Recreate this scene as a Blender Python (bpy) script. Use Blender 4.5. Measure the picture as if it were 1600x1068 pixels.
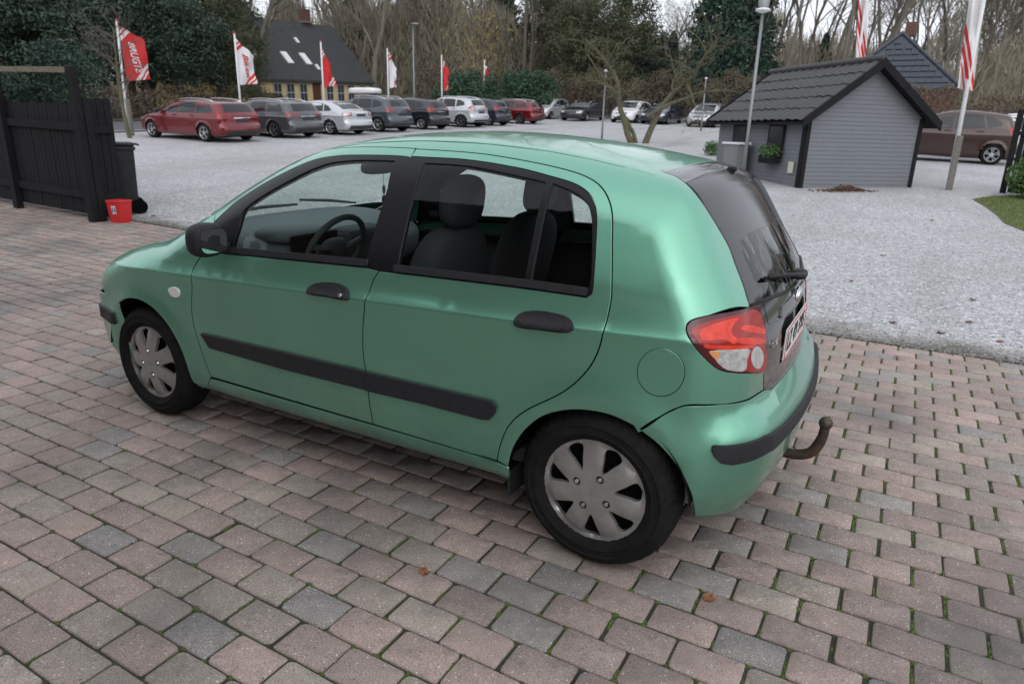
import bpy, bmesh, math, random
import numpy as np
from mathutils import Matrix, Vector
from mathutils.geometry import delaunay_2d_cdt

random.seed(7); RNG = np.random.default_rng(7)
for o in list(bpy.data.objects): bpy.data.objects.remove(o)
SC = bpy.context.scene
COL = SC.collection
rad = math.radians

# ------------------------------------------------------------------ camera
FPX = 1066.667                      # focal length in photo pixels (24 mm on 36 mm)
CAM = np.array([2.0049, -2.7687, 1.4766])
PITCH, YAW, ROLL = 0.3015, 0.5122, 0.0253
def cam_axes():
    cy, sy = math.cos(YAW), math.sin(YAW)
    R = np.array([cy, sy, 0.]); F = np.array([-sy, cy, 0.]); U = np.array([0, 0, 1.])
    cp, sp = math.cos(PITCH), math.sin(PITCH)
    F2 = F*cp-U*sp; U2 = U*cp+F*sp
    cr, sr = math.cos(ROLL), math.sin(ROLL)
    return R*cr+U2*sr, U2*cr-R*sr, F2
CR, CU, CF = cam_axes()
cd = bpy.data.cameras.new('camera'); cam = bpy.data.objects.new('camera', cd); COL.objects.link(cam)
cam.matrix_world = Matrix(((CR[0], CU[0], -CF[0], CAM[0]), (CR[1], CU[1], -CF[1], CAM[1]), (CR[2], CU[2], -CF[2], CAM[2]), (0, 0, 0, 1)))
cd.sensor_fit = 'HORIZONTAL'; cd.sensor_width = 36; cd.lens = 24
cd.clip_start = .05; cd.clip_end = 1500
cd.dof.use_dof = True; cd.dof.focus_distance = 2.75; cd.dof.aperture_fstop = 4.5
SC.camera = cam

# ------------------------------------------------------------------ overcast sky and weak sun
SUN_EL, SUN_AZ = rad(38), rad(150)
wd = bpy.data.worlds.new('World'); SC.world = wd; wd.use_nodes = True
nt = wd.node_tree; nt.nodes.clear()
sky = nt.nodes.new('ShaderNodeTexSky'); sky.sky_type = 'NISHITA'; sky.sun_disc = False
sky.sun_elevation = SUN_EL; sky.sun_rotation = SUN_AZ; sky.dust_density = 4; sky.air_density = 1.2; sky.ozone_density = 1
hs = nt.nodes.new('ShaderNodeHueSaturation'); hs.inputs['Saturation'].default_value = .12
mixc = nt.nodes.new('ShaderNodeMix'); mixc.data_type = 'RGBA'; mixc.inputs[0].default_value = .72
mixc.inputs[7].default_value = (6.5, 6.8, 7.5, 1)          # even cloud layer
bgn = nt.nodes.new('ShaderNodeBackground'); bgn.inputs[1].default_value = .125
out = nt.nodes.new('ShaderNodeOutputWorld')
nt.links.new(sky.outputs[0], hs.inputs['Color']); nt.links.new(hs.outputs[0], mixc.inputs[6])
nt.links.new(mixc.outputs[2], bgn.inputs[0]); nt.links.new(bgn.outputs[0], out.inputs[0])
sd = bpy.data.lights.new('sun', 'SUN'); sd.energy = .5; sd.angle = rad(110); sd.color = (1, .97, .93)
sun = bpy.data.objects.new('sun', sd); COL.objects.link(sun)
sun.rotation_euler = (rad(90)-SUN_EL, 0, rad(180)-SUN_AZ)
vs = SC.view_settings; vs.view_transform = 'Standard'; vs.look = 'None'; vs.exposure = 0.5; vs.gamma = 1; vs.use_curve_mapping = False
# ------------------------------------------------------------------ helpers: pixels and ground
FH = np.array([-math.sin(YAW), math.cos(YAW)])
def gz(x, y):
    s = np.maximum((np.asarray(x)-CAM[0])*FH[0]+(np.asarray(y)-CAM[1])*FH[1]-5.0, 0)
    return .052*s*s/(s+3)
def rays(px):
    px = np.atleast_2d(np.array(px, float))
    d = CF+np.outer((px[:, 0]-800)/FPX, CR)-np.outer((px[:, 1]-534)/FPX, CU)
    return d/np.linalg.norm(d, axis=1, keepdims=True)
def at_x(px, x): d = rays([px])[0]; return CAM+d*(x-CAM[0])/d[0]
def at_y(px, y): d = rays([px])[0]; return CAM+d*(y-CAM[1])/d[1]
def gp(px):
    d = rays([px])[0]; ts = np.linspace(1, 150, 8000); P = CAM+ts[:, None]*d
    return P[(P[:, 2] < gz(P[:, 0], P[:, 1])).argmax()]
# ------------------------------------------------------------------ helpers: materials
def mat(name, col=(.5, .5, .5), rough=.6, metal=0., coat=0., bump=None, var=None, spec=.5, coatr=.05, sheen=0):
    """col: base; var: list of (scale, amount, colour) noise mixes; bump: list of (scale, strength, distance)"""
    m = bpy.data.materials.new(name); m.use_nodes = True
    t = m.node_tree; p = t.nodes['Principled BSDF']
    p.inputs['Roughness'].default_value = rough; p.inputs['Metallic'].default_value = metal
    p.inputs['Coat Weight'].default_value = coat; p.inputs['Coat Roughness'].default_value = coatr
    p.inputs['Specular IOR Level'].default_value = spec
    tc = t.nodes.new('ShaderNodeTexCoord')
    cur = None
    for sc_, amt, c2 in (var or []):
        n = t.nodes.new('ShaderNodeTexNoise'); n.inputs['Scale'].default_value = sc_; n.inputs['Detail'].default_value = 6; n.inputs['Roughness'].default_value = .6
        t.links.new(tc.outputs['Object'], n.inputs['Vector'])
        r = t.nodes.new('ShaderNodeMapRange'); r.inputs[1].default_value = .42; r.inputs[2].default_value = .62; r.inputs[4].default_value = amt
        t.links.new(n.outputs[0], r.inputs[0])
        mx = t.nodes.new('ShaderNodeMix'); mx.data_type = 'RGBA'
        t.links.new(r.outputs[0], mx.inputs[0])
        if cur is None: mx.inputs[6].default_value = (*col, 1)
        else: t.links.new(cur, mx.inputs[6])
        mx.inputs[7].default_value = (*c2, 1); cur = mx.outputs[2]
    if cur is None: p.inputs['Base Color'].default_value = (*col, 1)
    else: t.links.new(cur, p.inputs['Base Color'])
    nrm = None
    for sc_, st, di in (bump or []):
        n = t.nodes.new('ShaderNodeTexNoise'); n.inputs['Scale'].default_value = sc_; n.inputs['Detail'].default_value = 4
        t.links.new(tc.outputs['Object'], n.inputs['Vector'])
        b = t.nodes.new('ShaderNodeBump'); b.inputs['Strength'].default_value = st; b.inputs['Distance'].default_value = di
        t.links.new(n.outputs[0], b.inputs['Height'])
        if nrm is not None: t.links.new(nrm, b.inputs['Normal'])
        nrm = b.outputs[0]
    if nrm is not None: t.links.new(nrm, p.inputs['Normal'])
    return m
def glass_mat(name, tint=(.8, .9, .86), refl=1.0, dirt=0.):
    """thin pane: tinted see-through plus Fresnel reflection"""
    m = bpy.data.materials.new(name); m.use_nodes = True; t = m.node_tree; t.nodes.clear()
    tr = t.nodes.new('ShaderNodeBsdfTransparent'); tr.inputs[0].default_value = (*tint, 1)
    gl = t.nodes.new('ShaderNodeBsdfGlossy'); gl.inputs['Roughness'].default_value = .02; gl.inputs[0].default_value = (refl, refl, refl, 1)
    fr = t.nodes.new('ShaderNodeFresnel'); fr.inputs[0].default_value = 1.6
    ge = t.nodes.new('ShaderNodeNewGeometry'); io = t.nodes.new('ShaderNodeMapRange'); io.inputs[3].default_value = 1.34; io.inputs[4].default_value = 1/1.34
    t.links.new(ge.outputs['Backfacing'], io.inputs[0]); t.links.new(io.outputs[0], fr.inputs[0])
    mx = t.nodes.new('ShaderNodeMixShader'); o = t.nodes.new('ShaderNodeOutputMaterial')
    t.links.new(fr.outputs[0], mx.inputs[0]); t.links.new(tr.outputs[0], mx.inputs[1]); t.links.new(gl.outputs[0], mx.inputs[2])
    last = mx.outputs[0]
    if dirt > 0:
        df = t.nodes.new('ShaderNodeBsdfDiffuse'); df.inputs[0].default_value = (.55, .6, .62, 1)
        n = t.nodes.new('ShaderNodeTexNoise'); n.inputs['Scale'].default_value = 9; n.inputs['Detail'].default_value = 8; n.inputs['Roughness'].default_value = .75
        tc = t.nodes.new('ShaderNodeTexCoord'); mp = t.nodes.new('ShaderNodeMapping'); mp.inputs['Scale'].default_value = (1, 2.2, .8)
        t.links.new(tc.outputs['Object'], mp.inputs[0]); t.links.new(mp.outputs[0], n.inputs['Vector'])
        r = t.nodes.new('ShaderNodeMapRange'); r.inputs[1].default_value = .5; r.inputs[2].default_value = .75; r.inputs[4].default_value = dirt
        t.links.new(n.outputs[0], r.inputs[0])
        m2 = t.nodes.new('ShaderNodeMixShader'); t.links.new(r.outputs[0], m2.inputs[0]); t.links.new(last, m2.inputs[1]); t.links.new(df.outputs[0], m2.inputs[2]); last = m2.outputs[0]
    t.links.new(last, o.inputs[0])
    return m
# ------------------------------------------------------------------ helpers: objects
def setp(o, label=None, cat=None, group=None, kind=None):
    if label: o['label'] = label
    if cat: o['category'] = cat
    if group: o['group'] = group
    if kind: o['kind'] = kind
    return o
def empty(name, loc=(0, 0, 0), rz=0., **k):
    o = bpy.data.objects.new(name, None); COL.objects.link(o); o.location = tuple(map(float, loc)); o.rotation_euler = (0, 0, rz)
    o.empty_display_size = .1
    return setp(o, **k)
def make_mesh(name, V, F, m, smooth=False, normals=None, midx=None):
    me = bpy.data.meshes.new(name)
    V = np.asarray(V, float)
    me.from_pydata(V.tolist(), [], [tuple(map(int, f)) for f in F])
    for mm in (m if isinstance(m, (list, tuple)) else [m]): me.materials.append(mm)
    if midx is not None: me.polygons.foreach_set('material_index', np.asarray(midx, np.int32))
    if smooth or normals is not None: me.polygons.foreach_set('use_smooth', np.ones(len(me.polygons), bool))
    me.update()
    if normals is not None: me.normals_split_custom_set_from_vertices(np.asarray(normals, float).tolist())
    return me
def add(name, V, F, m, parent=None, smooth=False, normals=None, loc=None, rz=None, midx=None, **k):
    me = make_mesh(name, V, F, m, smooth, normals, midx)
    o = bpy.data.objects.new(name, me); COL.objects.link(o)
    if parent is not None: o.parent = parent
    if loc is not None: o.location = tuple(map(float, loc))
    if rz is not None: o.rotation_euler = (0, 0, rz)
    return setp(o, **k)
def copy_tree(o, parent=None):
    c = o.copy(); COL.objects.link(c); c.parent = parent
    for ch in o.children: copy_tree(ch, c)
    return c
class MB:
    """collects shapes into one mesh"""
    def __init__(s): s.V = []; s.F = []; s.M = []; s.n = 0; s.mi = 0
    def put(s, V, F):
        V = np.asarray(V, float); s.V.append(V)
        s.F += [tuple(int(i)+s.n for i in f) for f in F]; s.M += [s.mi]*len(F); s.n += len(V); return s
    def box(s, c, size, rz=0., bev=.0, rot=None):
        c = np.array(c, float); h = np.array(size, float)/2
        if bev <= 0:
            V = np.array([(x, y, z) for x in (-1, 1) for y in (-1, 1) for z in (-1, 1)])*h
            F = [(0, 1, 3, 2), (4, 6, 7, 5), (0, 4, 5, 1), (2, 3, 7, 6), (0, 2, 6, 4), (1, 5, 7, 3)]
        else:
            bm = bmesh.new(); bmesh.ops.create_cube(bm, size=1)
            for v in bm.verts: v.co = Vector((v.co.x*2*h[0], v.co.y*2*h[1], v.co.z*2*h[2]))
            bmesh.ops.bevel(bm, geom=list(bm.edges), offset=bev, segments=2, profile=.5, affect='EDGES')
            bm.verts.index_update(); V = np.array([v.co[:] for v in bm.verts]); F = [[v.index for v in f.verts] for f in bm.faces]; bm.free()
        M = np.eye(3) if rot is None else np.array(rot)
        cz, sz = math.cos(rz), math.sin(rz)
        V = V@M.T@np.array([[cz, sz, 0], [-sz, cz, 0], [0, 0, 1]])
        return s.put(V+c, F)
    def tube(s, pts, r, n=8, cap=True):
        P = np.array(pts, float); m = len(P); r = np.broadcast_to(np.asarray(r, float), (m,))
        T = np.gradient(P, axis=0); T /= np.maximum(np.linalg.norm(T, axis=1, keepdims=True), 1e-9)
        up = np.array([0, 0, 1.]) if abs(T[0, 2]) < .9 else np.array([1., 0, 0])
        V = []
        a = np.cross(T[0], up); a /= np.linalg.norm(a)
        for i in range(m):
            a = a-T[i]*(a@T[i]); a /= max(np.linalg.norm(a), 1e-9); b = np.cross(T[i], a)
            th = np.arange(n)*2*math.pi/n
            V.append(P[i]+r[i]*(np.outer(np.cos(th), a)+np.outer(np.sin(th), b)))
        V = np.concatenate(V)
        F = [(i*n+j, i*n+(j+1) % n, (i+1)*n+(j+1) % n, (i+1)*n+j) for i in range(m-1) for j in range(n)]
        if cap: F += [tuple(range(n-1, -1, -1)), tuple((m-1)*n+j for j in range(n))]
        return s.put(V, F)
    def lathe(s, prof, n=32, axis='z', c=(0, 0, 0), jit=None):
        """prof: (radius, height) list"""
        V = []; m = len(prof); th = np.arange(n)*2*math.pi/n
        for k, (r, h) in enumerate(prof):
            rr = r+(jit(k, np.arange(n)) if jit else 0*th)
            ring = np.stack([rr*np.cos(th), rr*np.sin(th), 0*th+h], -1)
            if axis == 'y': ring = np.stack([ring[:, 0], ring[:, 2], ring[:, 1]], -1)
            if axis == 'x': ring = np.stack([ring[:, 2], ring[:, 0], ring[:, 1]], -1)
            V.append(ring)
        V = np.concatenate(V)+np.array(c, float)
        F = [(i*n+j, (i+1)*n+j, (i+1)*n+(j+1) % n, i*n+(j+1) % n) for i in range(m-1) for j in range(n)]
        return s.put(V, F)
    def quad(s, a, b, c, d): return s.put([a, b, c, d], [(0, 1, 2, 3)])
    def blob(s, c, size, p=2.6, rot=None, nu=20, nv=12):
        """super-ellipsoid"""
        u = np.linspace(-math.pi, math.pi, nu, endpoint=False); v = np.linspace(-math.pi/2, math.pi/2, nv)
        f = lambda a: np.sign(a)*np.abs(a)**(2/p)
        U, W = np.meshgrid(u, v)
        V = np.stack([f(np.cos(W))*f(np.cos(U)), f(np.cos(W))*f(np.sin(U)), f(np.sin(W))], -1).reshape(-1, 3)*np.array(size)/2
        if rot is not None: V = V@np.array(rot).T
        F = [(i*nu+j, i*nu+(j+1) % nu, (i+1)*nu+(j+1) % nu, (i+1)*nu+j) for i in range(nv-1) for j in range(nu)]
        return s.put(V+np.array(c, float), F)
    def build(s, name, m, parent=None, smooth=False, mirror=False, **k):
        V = np.concatenate(s.V); F = s.F
        if mirror: V = V*np.array([1, -1, 1]); F = [f[::-1] for f in F]
        return add(name, V, F, m, parent, smooth, midx=(s.M if isinstance(m, (list, tuple)) else None), **k)
def rotm(axis, a): return np.array(Matrix.Rotation(a, 3, axis))
def autosmooth(o, ang=35):
    me = o.data
    me.polygons.foreach_set('use_smooth', np.ones(len(me.polygons), bool))
    bm = bmesh.new(); bm.from_mesh(me); lim = rad(ang)
    for e in bm.edges:
        if len(e.link_faces) == 2 and e.calc_face_angle(0) > lim: e.smooth = False
    bm.to_mesh(me); bm.free(); return o
# ------------------------------------------------------------------ helpers: 2D fill
def inpoly(P, poly):
    x, y = P[:, 0:1], P[:, 1:2]; A = poly; B = np.roll(poly, -1, 0); dy = B[:, 1]-A[:, 1]
    c = ((A[:, 1] > y) != (B[:, 1] > y)) & (x < (B[:, 0]-A[:, 0])*(y-A[:, 1])/np.where(dy == 0, 1e-12, dy)+A[:, 0])
    return c.sum(1) % 2 == 1
def segdist(P, poly):
    A = poly; D = np.roll(poly, -1, 0)-A; L = np.maximum((D**2).sum(1), 1e-12); v = P[:, None]-A
    t = np.clip((v*D).sum(2)/L, 0, 1); w = v-t[..., None]*D
    return np.sqrt((w**2).sum(2)).min(1)
def area2(p): q = np.roll(p, -1, 0); return .5*(p[:, 0]*q[:, 1]-q[:, 0]*p[:, 1]).sum()
def resample(poly, step):
    out = []
    for a, b in zip(poly, np.roll(poly, -1, 0)):
        n = max(1, int(math.ceil(np.linalg.norm(b-a)/step)))
        out += [a+(b-a)*i/n for i in range(n)]
    out = np.array(out); keep = np.linalg.norm(out-np.roll(out, 1, 0), axis=1) > 1e-5
    return out[keep]
def offset2(poly, d):
    """positive d shrinks a counter-clockwise polygon"""
    if abs(d) < 1e-9: return poly
    a = poly-np.roll(poly, 1, 0); b = np.roll(poly, -1, 0)-poly
    na = np.stack([-a[:, 1], a[:, 0]], -1); nb = np.stack([-b[:, 1], b[:, 0]], -1)
    na /= np.maximum(np.linalg.norm(na, axis=1, keepdims=True), 1e-9); nb /= np.maximum(np.linalg.norm(nb, axis=1, keepdims=True), 1e-9)
    n = na+nb; n /= np.maximum(np.linalg.norm(n, axis=1, keepdims=True), 1e-9)
    return poly+n*(d/np.maximum((n*na).sum(1, keepdims=True), .45))
def fill2d(outer, holes, res, extra=None):
    loops = [outer]+list(holes); pts = np.concatenate(loops); edges = []; s = 0
    for l in loops: edges += [(s+i, s+(i+1) % len(l)) for i in range(len(l))]; s += len(l)
    lo, hi = outer.min(0), outer.max(0)
    gx, gy = np.meshgrid(np.arange(lo[0]+res*.5, hi[0], res), np.arange(lo[1]+res*.5, hi[1], res)); gx[::2] += res*.5
    g = np.stack([gx.ravel(), gy.ravel()], -1)
    if len(g):
        ok = inpoly(g, outer) & (segdist(g, outer) > .45*res)
        for h in holes: ok &= ~inpoly(g, h) & (segdist(g, h) > .45*res)
        g = g[ok]
    if extra is not None and len(extra):
        ok = inpoly(extra, outer) & (segdist(extra, outer) > .004)
        for h in holes: ok &= ~inpoly(extra, h) & (segdist(extra, h) > .004)
        ex = extra[ok]
        if len(ex):
            if len(g): g = g[np.array([np.abs(ex-p).sum(1).min() > .6*res for p in g])]
            g = np.concatenate([g, ex]) if len(g) else ex
    allp = np.concatenate([pts, g]) if len(g) else pts
    V, E, F, ov, _, _ = delaunay_2d_cdt([Vector(p) for p in allp], edges, [], 0, 1e-7)
    V = np.array([v[:] for v in V]); F = np.array([f for f in F if len(f) == 3])
    c = V[F].mean(1); ok = inpoly(c, outer)
    for h in holes: ok &= ~inpoly(c, h)
    return V, F[ok], len(pts), loops
def spl(pts, n=8, closed=False):
    P = np.array(pts, float); out = []; m = len(P)
    for i in range(m if closed else m-1):
        if closed: a, b, c, d = P[(i-1) % m], P[i], P[(i+1) % m], P[(i+2) % m]
        else: a, b, c, d = P[max(i-1, 0)], P[i], P[i+1], P[min(i+2, m-1)]
        k = np.linalg.norm(c-b)+1e-9
        t1 = (c-a)/(k+np.linalg.norm(b-a)+1e-9)*k; t2 = (d-b)/(k+np.linalg.norm(d-c)+1e-9)*k
        for t in np.linspace(0, 1, n, endpoint=False):
            out.append((2*t**3-3*t*t+1)*b+(t**3-2*t*t+t)*t1+(-2*t**3+3*t*t)*c+(t**3-t*t)*t2)
    if not closed: out.append(P[-1])
    return np.array(out)
# ------------------------------------------------------------------ helpers: car bodies as smooth solids F(x,y,z)=0
class Body:
    def __init__(s, prof, sec, plan, rearbow=.085, frontbow=.22, crown=.05, redge=.12, arches=(), archr=.335, flare=.016, rend=.15, kx=(.9, 1.1), zb=1.05, tilt=0.):
        s.A = spl(prof, 4, True); s.B = np.roll(s.A, -1, 0)
        s.sz, s.sw = np.array(sec).T; d = spl(plan, 12); s.px, s.pw = d[:, 0], d[:, 1]
        s.rb, s.fb, s.cr, s.re, s.ar, s.arr, s.fl, s.rend, s.kx, s.zb = rearbow, frontbow, crown, redge, arches, archr, flare, rend, kx, zb; s.tilt = tilt
    def sdf2(s, X, Z):
        f = X.ravel(); g = Z.ravel(); o = np.empty(f.shape); A, B = s.A, s.B; D = B-A; L = np.maximum((D**2).sum(1), 1e-12)
        for i in range(0, len(f), 8000):
            px = f[i:i+8000, None]; py = g[i:i+8000, None]
            vx = px-A[:, 0]; vy = py-A[:, 1]; t = np.clip((vx*D[:, 0]+vy*D[:, 1])/L, 0, 1)
            d2 = ((vx-t*D[:, 0])**2+(vy-t*D[:, 1])**2).min(1)
            c = ((A[:, 1] > py) != (B[:, 1] > py)) & (px < D[:, 0]*vy/np.where(D[:, 1] == 0, 1e-12, D[:, 1])+A[:, 0])
            o[i:i+8000] = np.where(c.sum(1) % 2 == 1, -1, 1)*np.sqrt(d2)
        return o.reshape(X.shape)
    def w(s, x, z):
        if s.tilt: z0 = z; z = z-s.tilt*np.clip(x, -1.6, 1.6)*np.exp(-((z-.83)/.16)**2)
        w = np.interp(z, s.sz, s.sw)*np.interp(x, s.px, s.pw)
        for ax, az in s.ar:
            r = np.hypot(x-ax, z-az); w = w+s.fl*np.exp(-((r-s.arr)/.06)**2)*np.clip((z-.05)/.2, 0, 1)
        return w
    def F(s, p):
        x, y, z = p[..., 0], np.abs(p[..., 1]), p[..., 2]; yy = (y/.8)**2
        zc = z+s.cr*yy*np.clip((z-.6)/.5, 0, 1)
        k = np.clip((x-s.kx[0])/.7, 0, 1); kf = np.clip((-s.kx[1]-x)/.7, 0, 1)
        d2 = s.sdf2(x+s.rb*yy*k-s.fb*yy*kf, zc); d1 = y-s.w(x, z)
        r = s.re+(s.rend-s.re)*np.maximum(k, kf)*np.clip((s.zb-z)/.3, 0, 1)
        return np.minimum(np.maximum(d1, d2), -r)+np.hypot(np.maximum(r+d1, 0), np.maximum(r+d2, 0))
    def grad(s, p, h=2e-3):
        g = np.stack([s.F(p+e)-s.F(p-e) for e in np.eye(3)*h], -1)
        return g/np.maximum(np.linalg.norm(g, axis=-1, keepdims=True), 1e-9)
    def project(s, p, d, off=0.):
        p = np.array(p, float); d = np.broadcast_to(np.asarray(d, float), p.shape); t = np.zeros(len(p)); act = np.arange(len(p))
        for i in range(80):
            f = s.F(p[act]+t[act, None]*d[act])-off
            t[act] += np.clip(f*.75, -.3, .3)
            act = act[np.abs(f) > 1.5e-4]
            if len(act) == 0: break
        return p+t[:, None]*d
    def cast(s, px, off=0.):
        """first hit of the photo ray; a ray that just misses is snapped to the nearest silhouette point"""
        d = rays(px); t = np.full(len(d), 1.0); act = np.arange(len(d)); best = np.full(len(d), 9.); tb = t.copy()
        for i in range(200):
            f = s.F(CAM+t[act, None]*d[act])-off; up_ = f < best[act]; best[act] = np.where(up_, f, best[act]); tb[act] = np.where(up_, t[act], tb[act])
            t[act] += np.clip(f*.6, -.1, .4); act = act[(np.abs(f) > 2e-4) & (t[act] < 7)]
            if len(act) == 0: break
        miss = (t >= 7) | (best > .002); P = CAM+np.where(miss, tb, t)[:, None]*d
        for _ in range(6 if miss.any() else 0): P[miss] -= (s.F(P[miss])-off)[:, None]*s.grad(P[miss])
        return P
class Flat:
    """parallel projection along d onto the body"""
    def __init__(s, d, R=3.):
        s.d = np.array(d, float); s.d /= np.linalg.norm(s.d); u = np.array([1., 0, 0]) if abs(s.d[0]) < .8 else np.array([0, 1., 0])
        s.e1 = u-s.d*(u@s.d); s.e1 /= np.linalg.norm(s.e1); s.e2 = np.cross(s.d, s.e1)
        if s.e2[2] < 0: s.e2 = -s.e2
        s.R = R
    def to2(s, P): return np.stack([P@s.e1, P@s.e2], -1)
    def start(s, q): return q[:, :1]*s.e1+q[:, 1:]*s.e2-s.R*s.d, np.broadcast_to(s.d, (len(q), 3))
class Cyl:
    """radial projection towards a vertical axis at x=xc (r0 scales angle to metres)"""
    def __init__(s, xc, sgn=1, r0=.85): s.xc, s.g, s.r0 = xc, sgn, r0
    def to2(s, P): return np.stack([np.arctan2(P[:, 1], s.g*(P[:, 0]-s.xc))*s.r0, P[:, 2]], -1)
    def start(s, q):
        a = q[:, 0]/s.r0; dr = np.stack([s.g*np.cos(a), np.sin(a), 0*a], -1)
        return np.array([s.xc, 0, 0])+dr*2.2+np.stack([0*a, 0*a, q[:, 1]], -1), -dr
def panel(body, pm, outer3, holes3=(), inset=.0, off=0., res=.035, step=.016, rim=.008, hin=0.0, crease=None):
    """patch of a body cut along outlines given as 3D points -> V, F, N"""
    def prep(P3, ins, hole=False):
        q = pm.to2(np.asarray(P3, float))
        if area2(q) < 0: q = q[::-1]
        q = resample(q, step); return offset2(q, -ins if hole else ins)
    o = prep(outer3, inset); hs_ = [prep(h, hin, True) for h in holes3]
    V2, F, nb, loops = fill2d(o, hs_, res, None if crease is None else pm.to2(crease))
    st, d = pm.start(V2); P = body.project(st, d, off); N = body.grad(P)
    nn = np.cross(P[F[:, 1]]-P[F[:, 0]], P[F[:, 2]]-P[F[:, 0]]); flip = (nn*N[F[:, 0]]).sum() < 0
    F = [tuple(f[::-1]) if flip else tuple(f) for f in F]
    mi = [0]*len(F)
    if rim > 0:
        Vs = [P]; Ns = [N]; n = len(P); s0 = 0
        for li, l in enumerate(loops):
            m = len(l); idx = np.arange(s0, s0+m); s0 += m
            pb, nb_ = P[idx], N[idx]; t = np.roll(pb, -1, 0)-np.roll(pb, 1, 0); T = np.cross(t, nb_); T /= np.maximum(np.linalg.norm(T, axis=1, keepdims=True), 1e-9)
            # orient outward from patch
            st2, d2 = pm.start(offset2(l, -.002 if li == 0 else .002)); 
            pt = body.project(st2, d2, off); sg = np.sign(((pt-pb)*T).sum()); T *= sg
            a = pb+T*.0012-nb_*.0012; b = pb+T*.0016-nb_*rim
            na = nb_+T; na /= np.linalg.norm(na, axis=1, keepdims=True)
            Vs += [a, b]; Ns += [na, T]
            ia = np.arange(n, n+m); ib = ia+m; n += 2*m
            for i in range(m):
                j = (i+1) % m
                q1 = (idx[i], ia[i], ia[j], idx[j]); q2 = (ia[i], ib[i], ib[j], ia[j])
                c1 = np.cross(a[i]-pb[i], pb[j]-pb[i])@na[i]
                if c1 < 0: q1 = q1[::-1]; q2 = q2[::-1]
                F += [q1, q2]; mi += [0, 1 if inset >= .003 else 0]  # deep rim of gapped panels coloured near black for the shade in the gap
        P = np.concatenate(Vs); N = np.concatenate(Ns)
    return P, F, N, mi
def part(name, pv, m, parent, both=False, mirror=False, **k):
    """add a panel; both: also its twin on the other side of the car"""
    V, F, N = pv[:3]; o = None; mi = pv[3] if len(pv) > 3 and any(pv[3]) else None
    if mi is not None: m = [m, M_dark]
    if not mirror: o = add(name, V, F, m, parent, normals=N, midx=mi, **k)
    if both or mirror:
        s = np.array([1, -1, 1]); o2 = add(name, V*s, [f[::-1] for f in F], m, parent, normals=N*s, midx=mi)
        return (o, o2) if both else o2
    return o
# ================================================================== GROUND
def speckle_mat(name, attr=None, base=(.3, .28, .27)):
    m = bpy.data.materials.new(name); m.use_nodes = True; t = m.node_tree; p = t.nodes['Principled BSDF']; L = t.links.new
    p.inputs['Roughness'].default_value = .8; p.inputs['Specular IOR Level'].default_value = .35
    geo = t.nodes.new('ShaderNodeNewGeometry'); at = t.nodes.new('ShaderNodeAttribute'); at.attribute_name = 'tone'
    def noise(sc, det=3, rg=.6):
        n = t.nodes.new('ShaderNodeTexNoise'); n.inputs['Scale'].default_value = sc; n.inputs['Detail'].default_value = det; n.inputs['Roughness'].default_value = rg; L(geo.outputs['Position'], n.inputs['Vector']); return n.outputs[0]
    def ramp(src, a, b, lo=0., hi=1.):
        r = t.nodes.new('ShaderNodeMapRange'); r.inputs[1].default_value = a; r.inputs[2].default_value = b; r.inputs[3].default_value = lo; r.inputs[4].default_value = hi; L(src, r.inputs[0]); return r.outputs[0]
    def mix(f, a, b, mode='MIX'):
        x = t.nodes.new('ShaderNodeMix'); x.data_type = 'RGBA'; x.blend_type = mode; L(f, x.inputs[0])
        for s, i in ((a, 6), (b, 7)):
            if isinstance(s, tuple): x.inputs[i].default_value = (*s, 1)
            else: L(s, x.inputs[i])
        return x.outputs[2]
    c = at.outputs['Color']
    c = mix(ramp(noise(230, 3, .75), .36, .60, .62, .0), c, (.05, .044, .04))            # dark grain
    c = mix(ramp(noise(210, 3, .75), .55, .68, 0, .8), c, (.62, .56, .52))            # pale aggregate
    v = t.nodes.new('ShaderNodeTexVoronoi'); v.inputs['Scale'].default_value = 95; L(geo.outputs['Position'], v.inputs['Vector'])
    sel = t.nodes.new('ShaderNodeSeparateColor'); L(v.outputs['Color'], sel.inputs[0])
    mul = t.nodes.new('ShaderNodeMath'); mul.operation = 'MULTIPLY'; L(ramp(sel.outputs[0], .88, .90), mul.inputs[0]); L(ramp(v.outputs['Distance'], .22, .30, 1, 0), mul.inputs[1])
    c = mix(mul.outputs[0], c, (.66, .62, .57))                                   # white grit
    mul2 = t.nodes.new('ShaderNodeMath'); mul2.operation = 'MULTIPLY'; L(ramp(sel.outputs[1], .93, .95), mul2.inputs[0]); L(ramp(v.outputs['Distance'], .2, .3, .8, 0), mul2.inputs[1])
    c = mix(mul2.outputs[0], c, (.03, .028, .026))
    c = mix(ramp(noise(1.1, 4), .42, .7, 0, .38), c, (.10, .095, .088))               # broad dirt
    c = mix(ramp(noise(16, 4), .5, .72, 0, .35), c, (.12, .11, .09))
    c = mix(ramp(noise(.55, 5, .65), .5, .68, 0, .45), c, (.085, .08, .082))
    c = mix(ramp(noise(5, 6, .7), .60, .74, 0, .5), c, (.09, .11, .05))
    L(c, p.inputs['Base Color'])
    b = t.nodes.new('ShaderNodeBump'); b.inputs['Strength'].default_value = .55; b.inputs['Distance'].default_value = .002; L(noise(240, 3), b.inputs['Height'])
    b2 = t.nodes.new('ShaderNodeBump'); b2.inputs['Strength'].default_value = .5; b2.inputs['Distance'].default_value = .006; L(noise(22, 3), b2.inputs['Height']); L(b.outputs[0], b2.inputs['Normal'])
    L(b2.outputs[0], p.inputs['Normal']); return m
M_paver = speckle_mat('paver_concrete')
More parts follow.
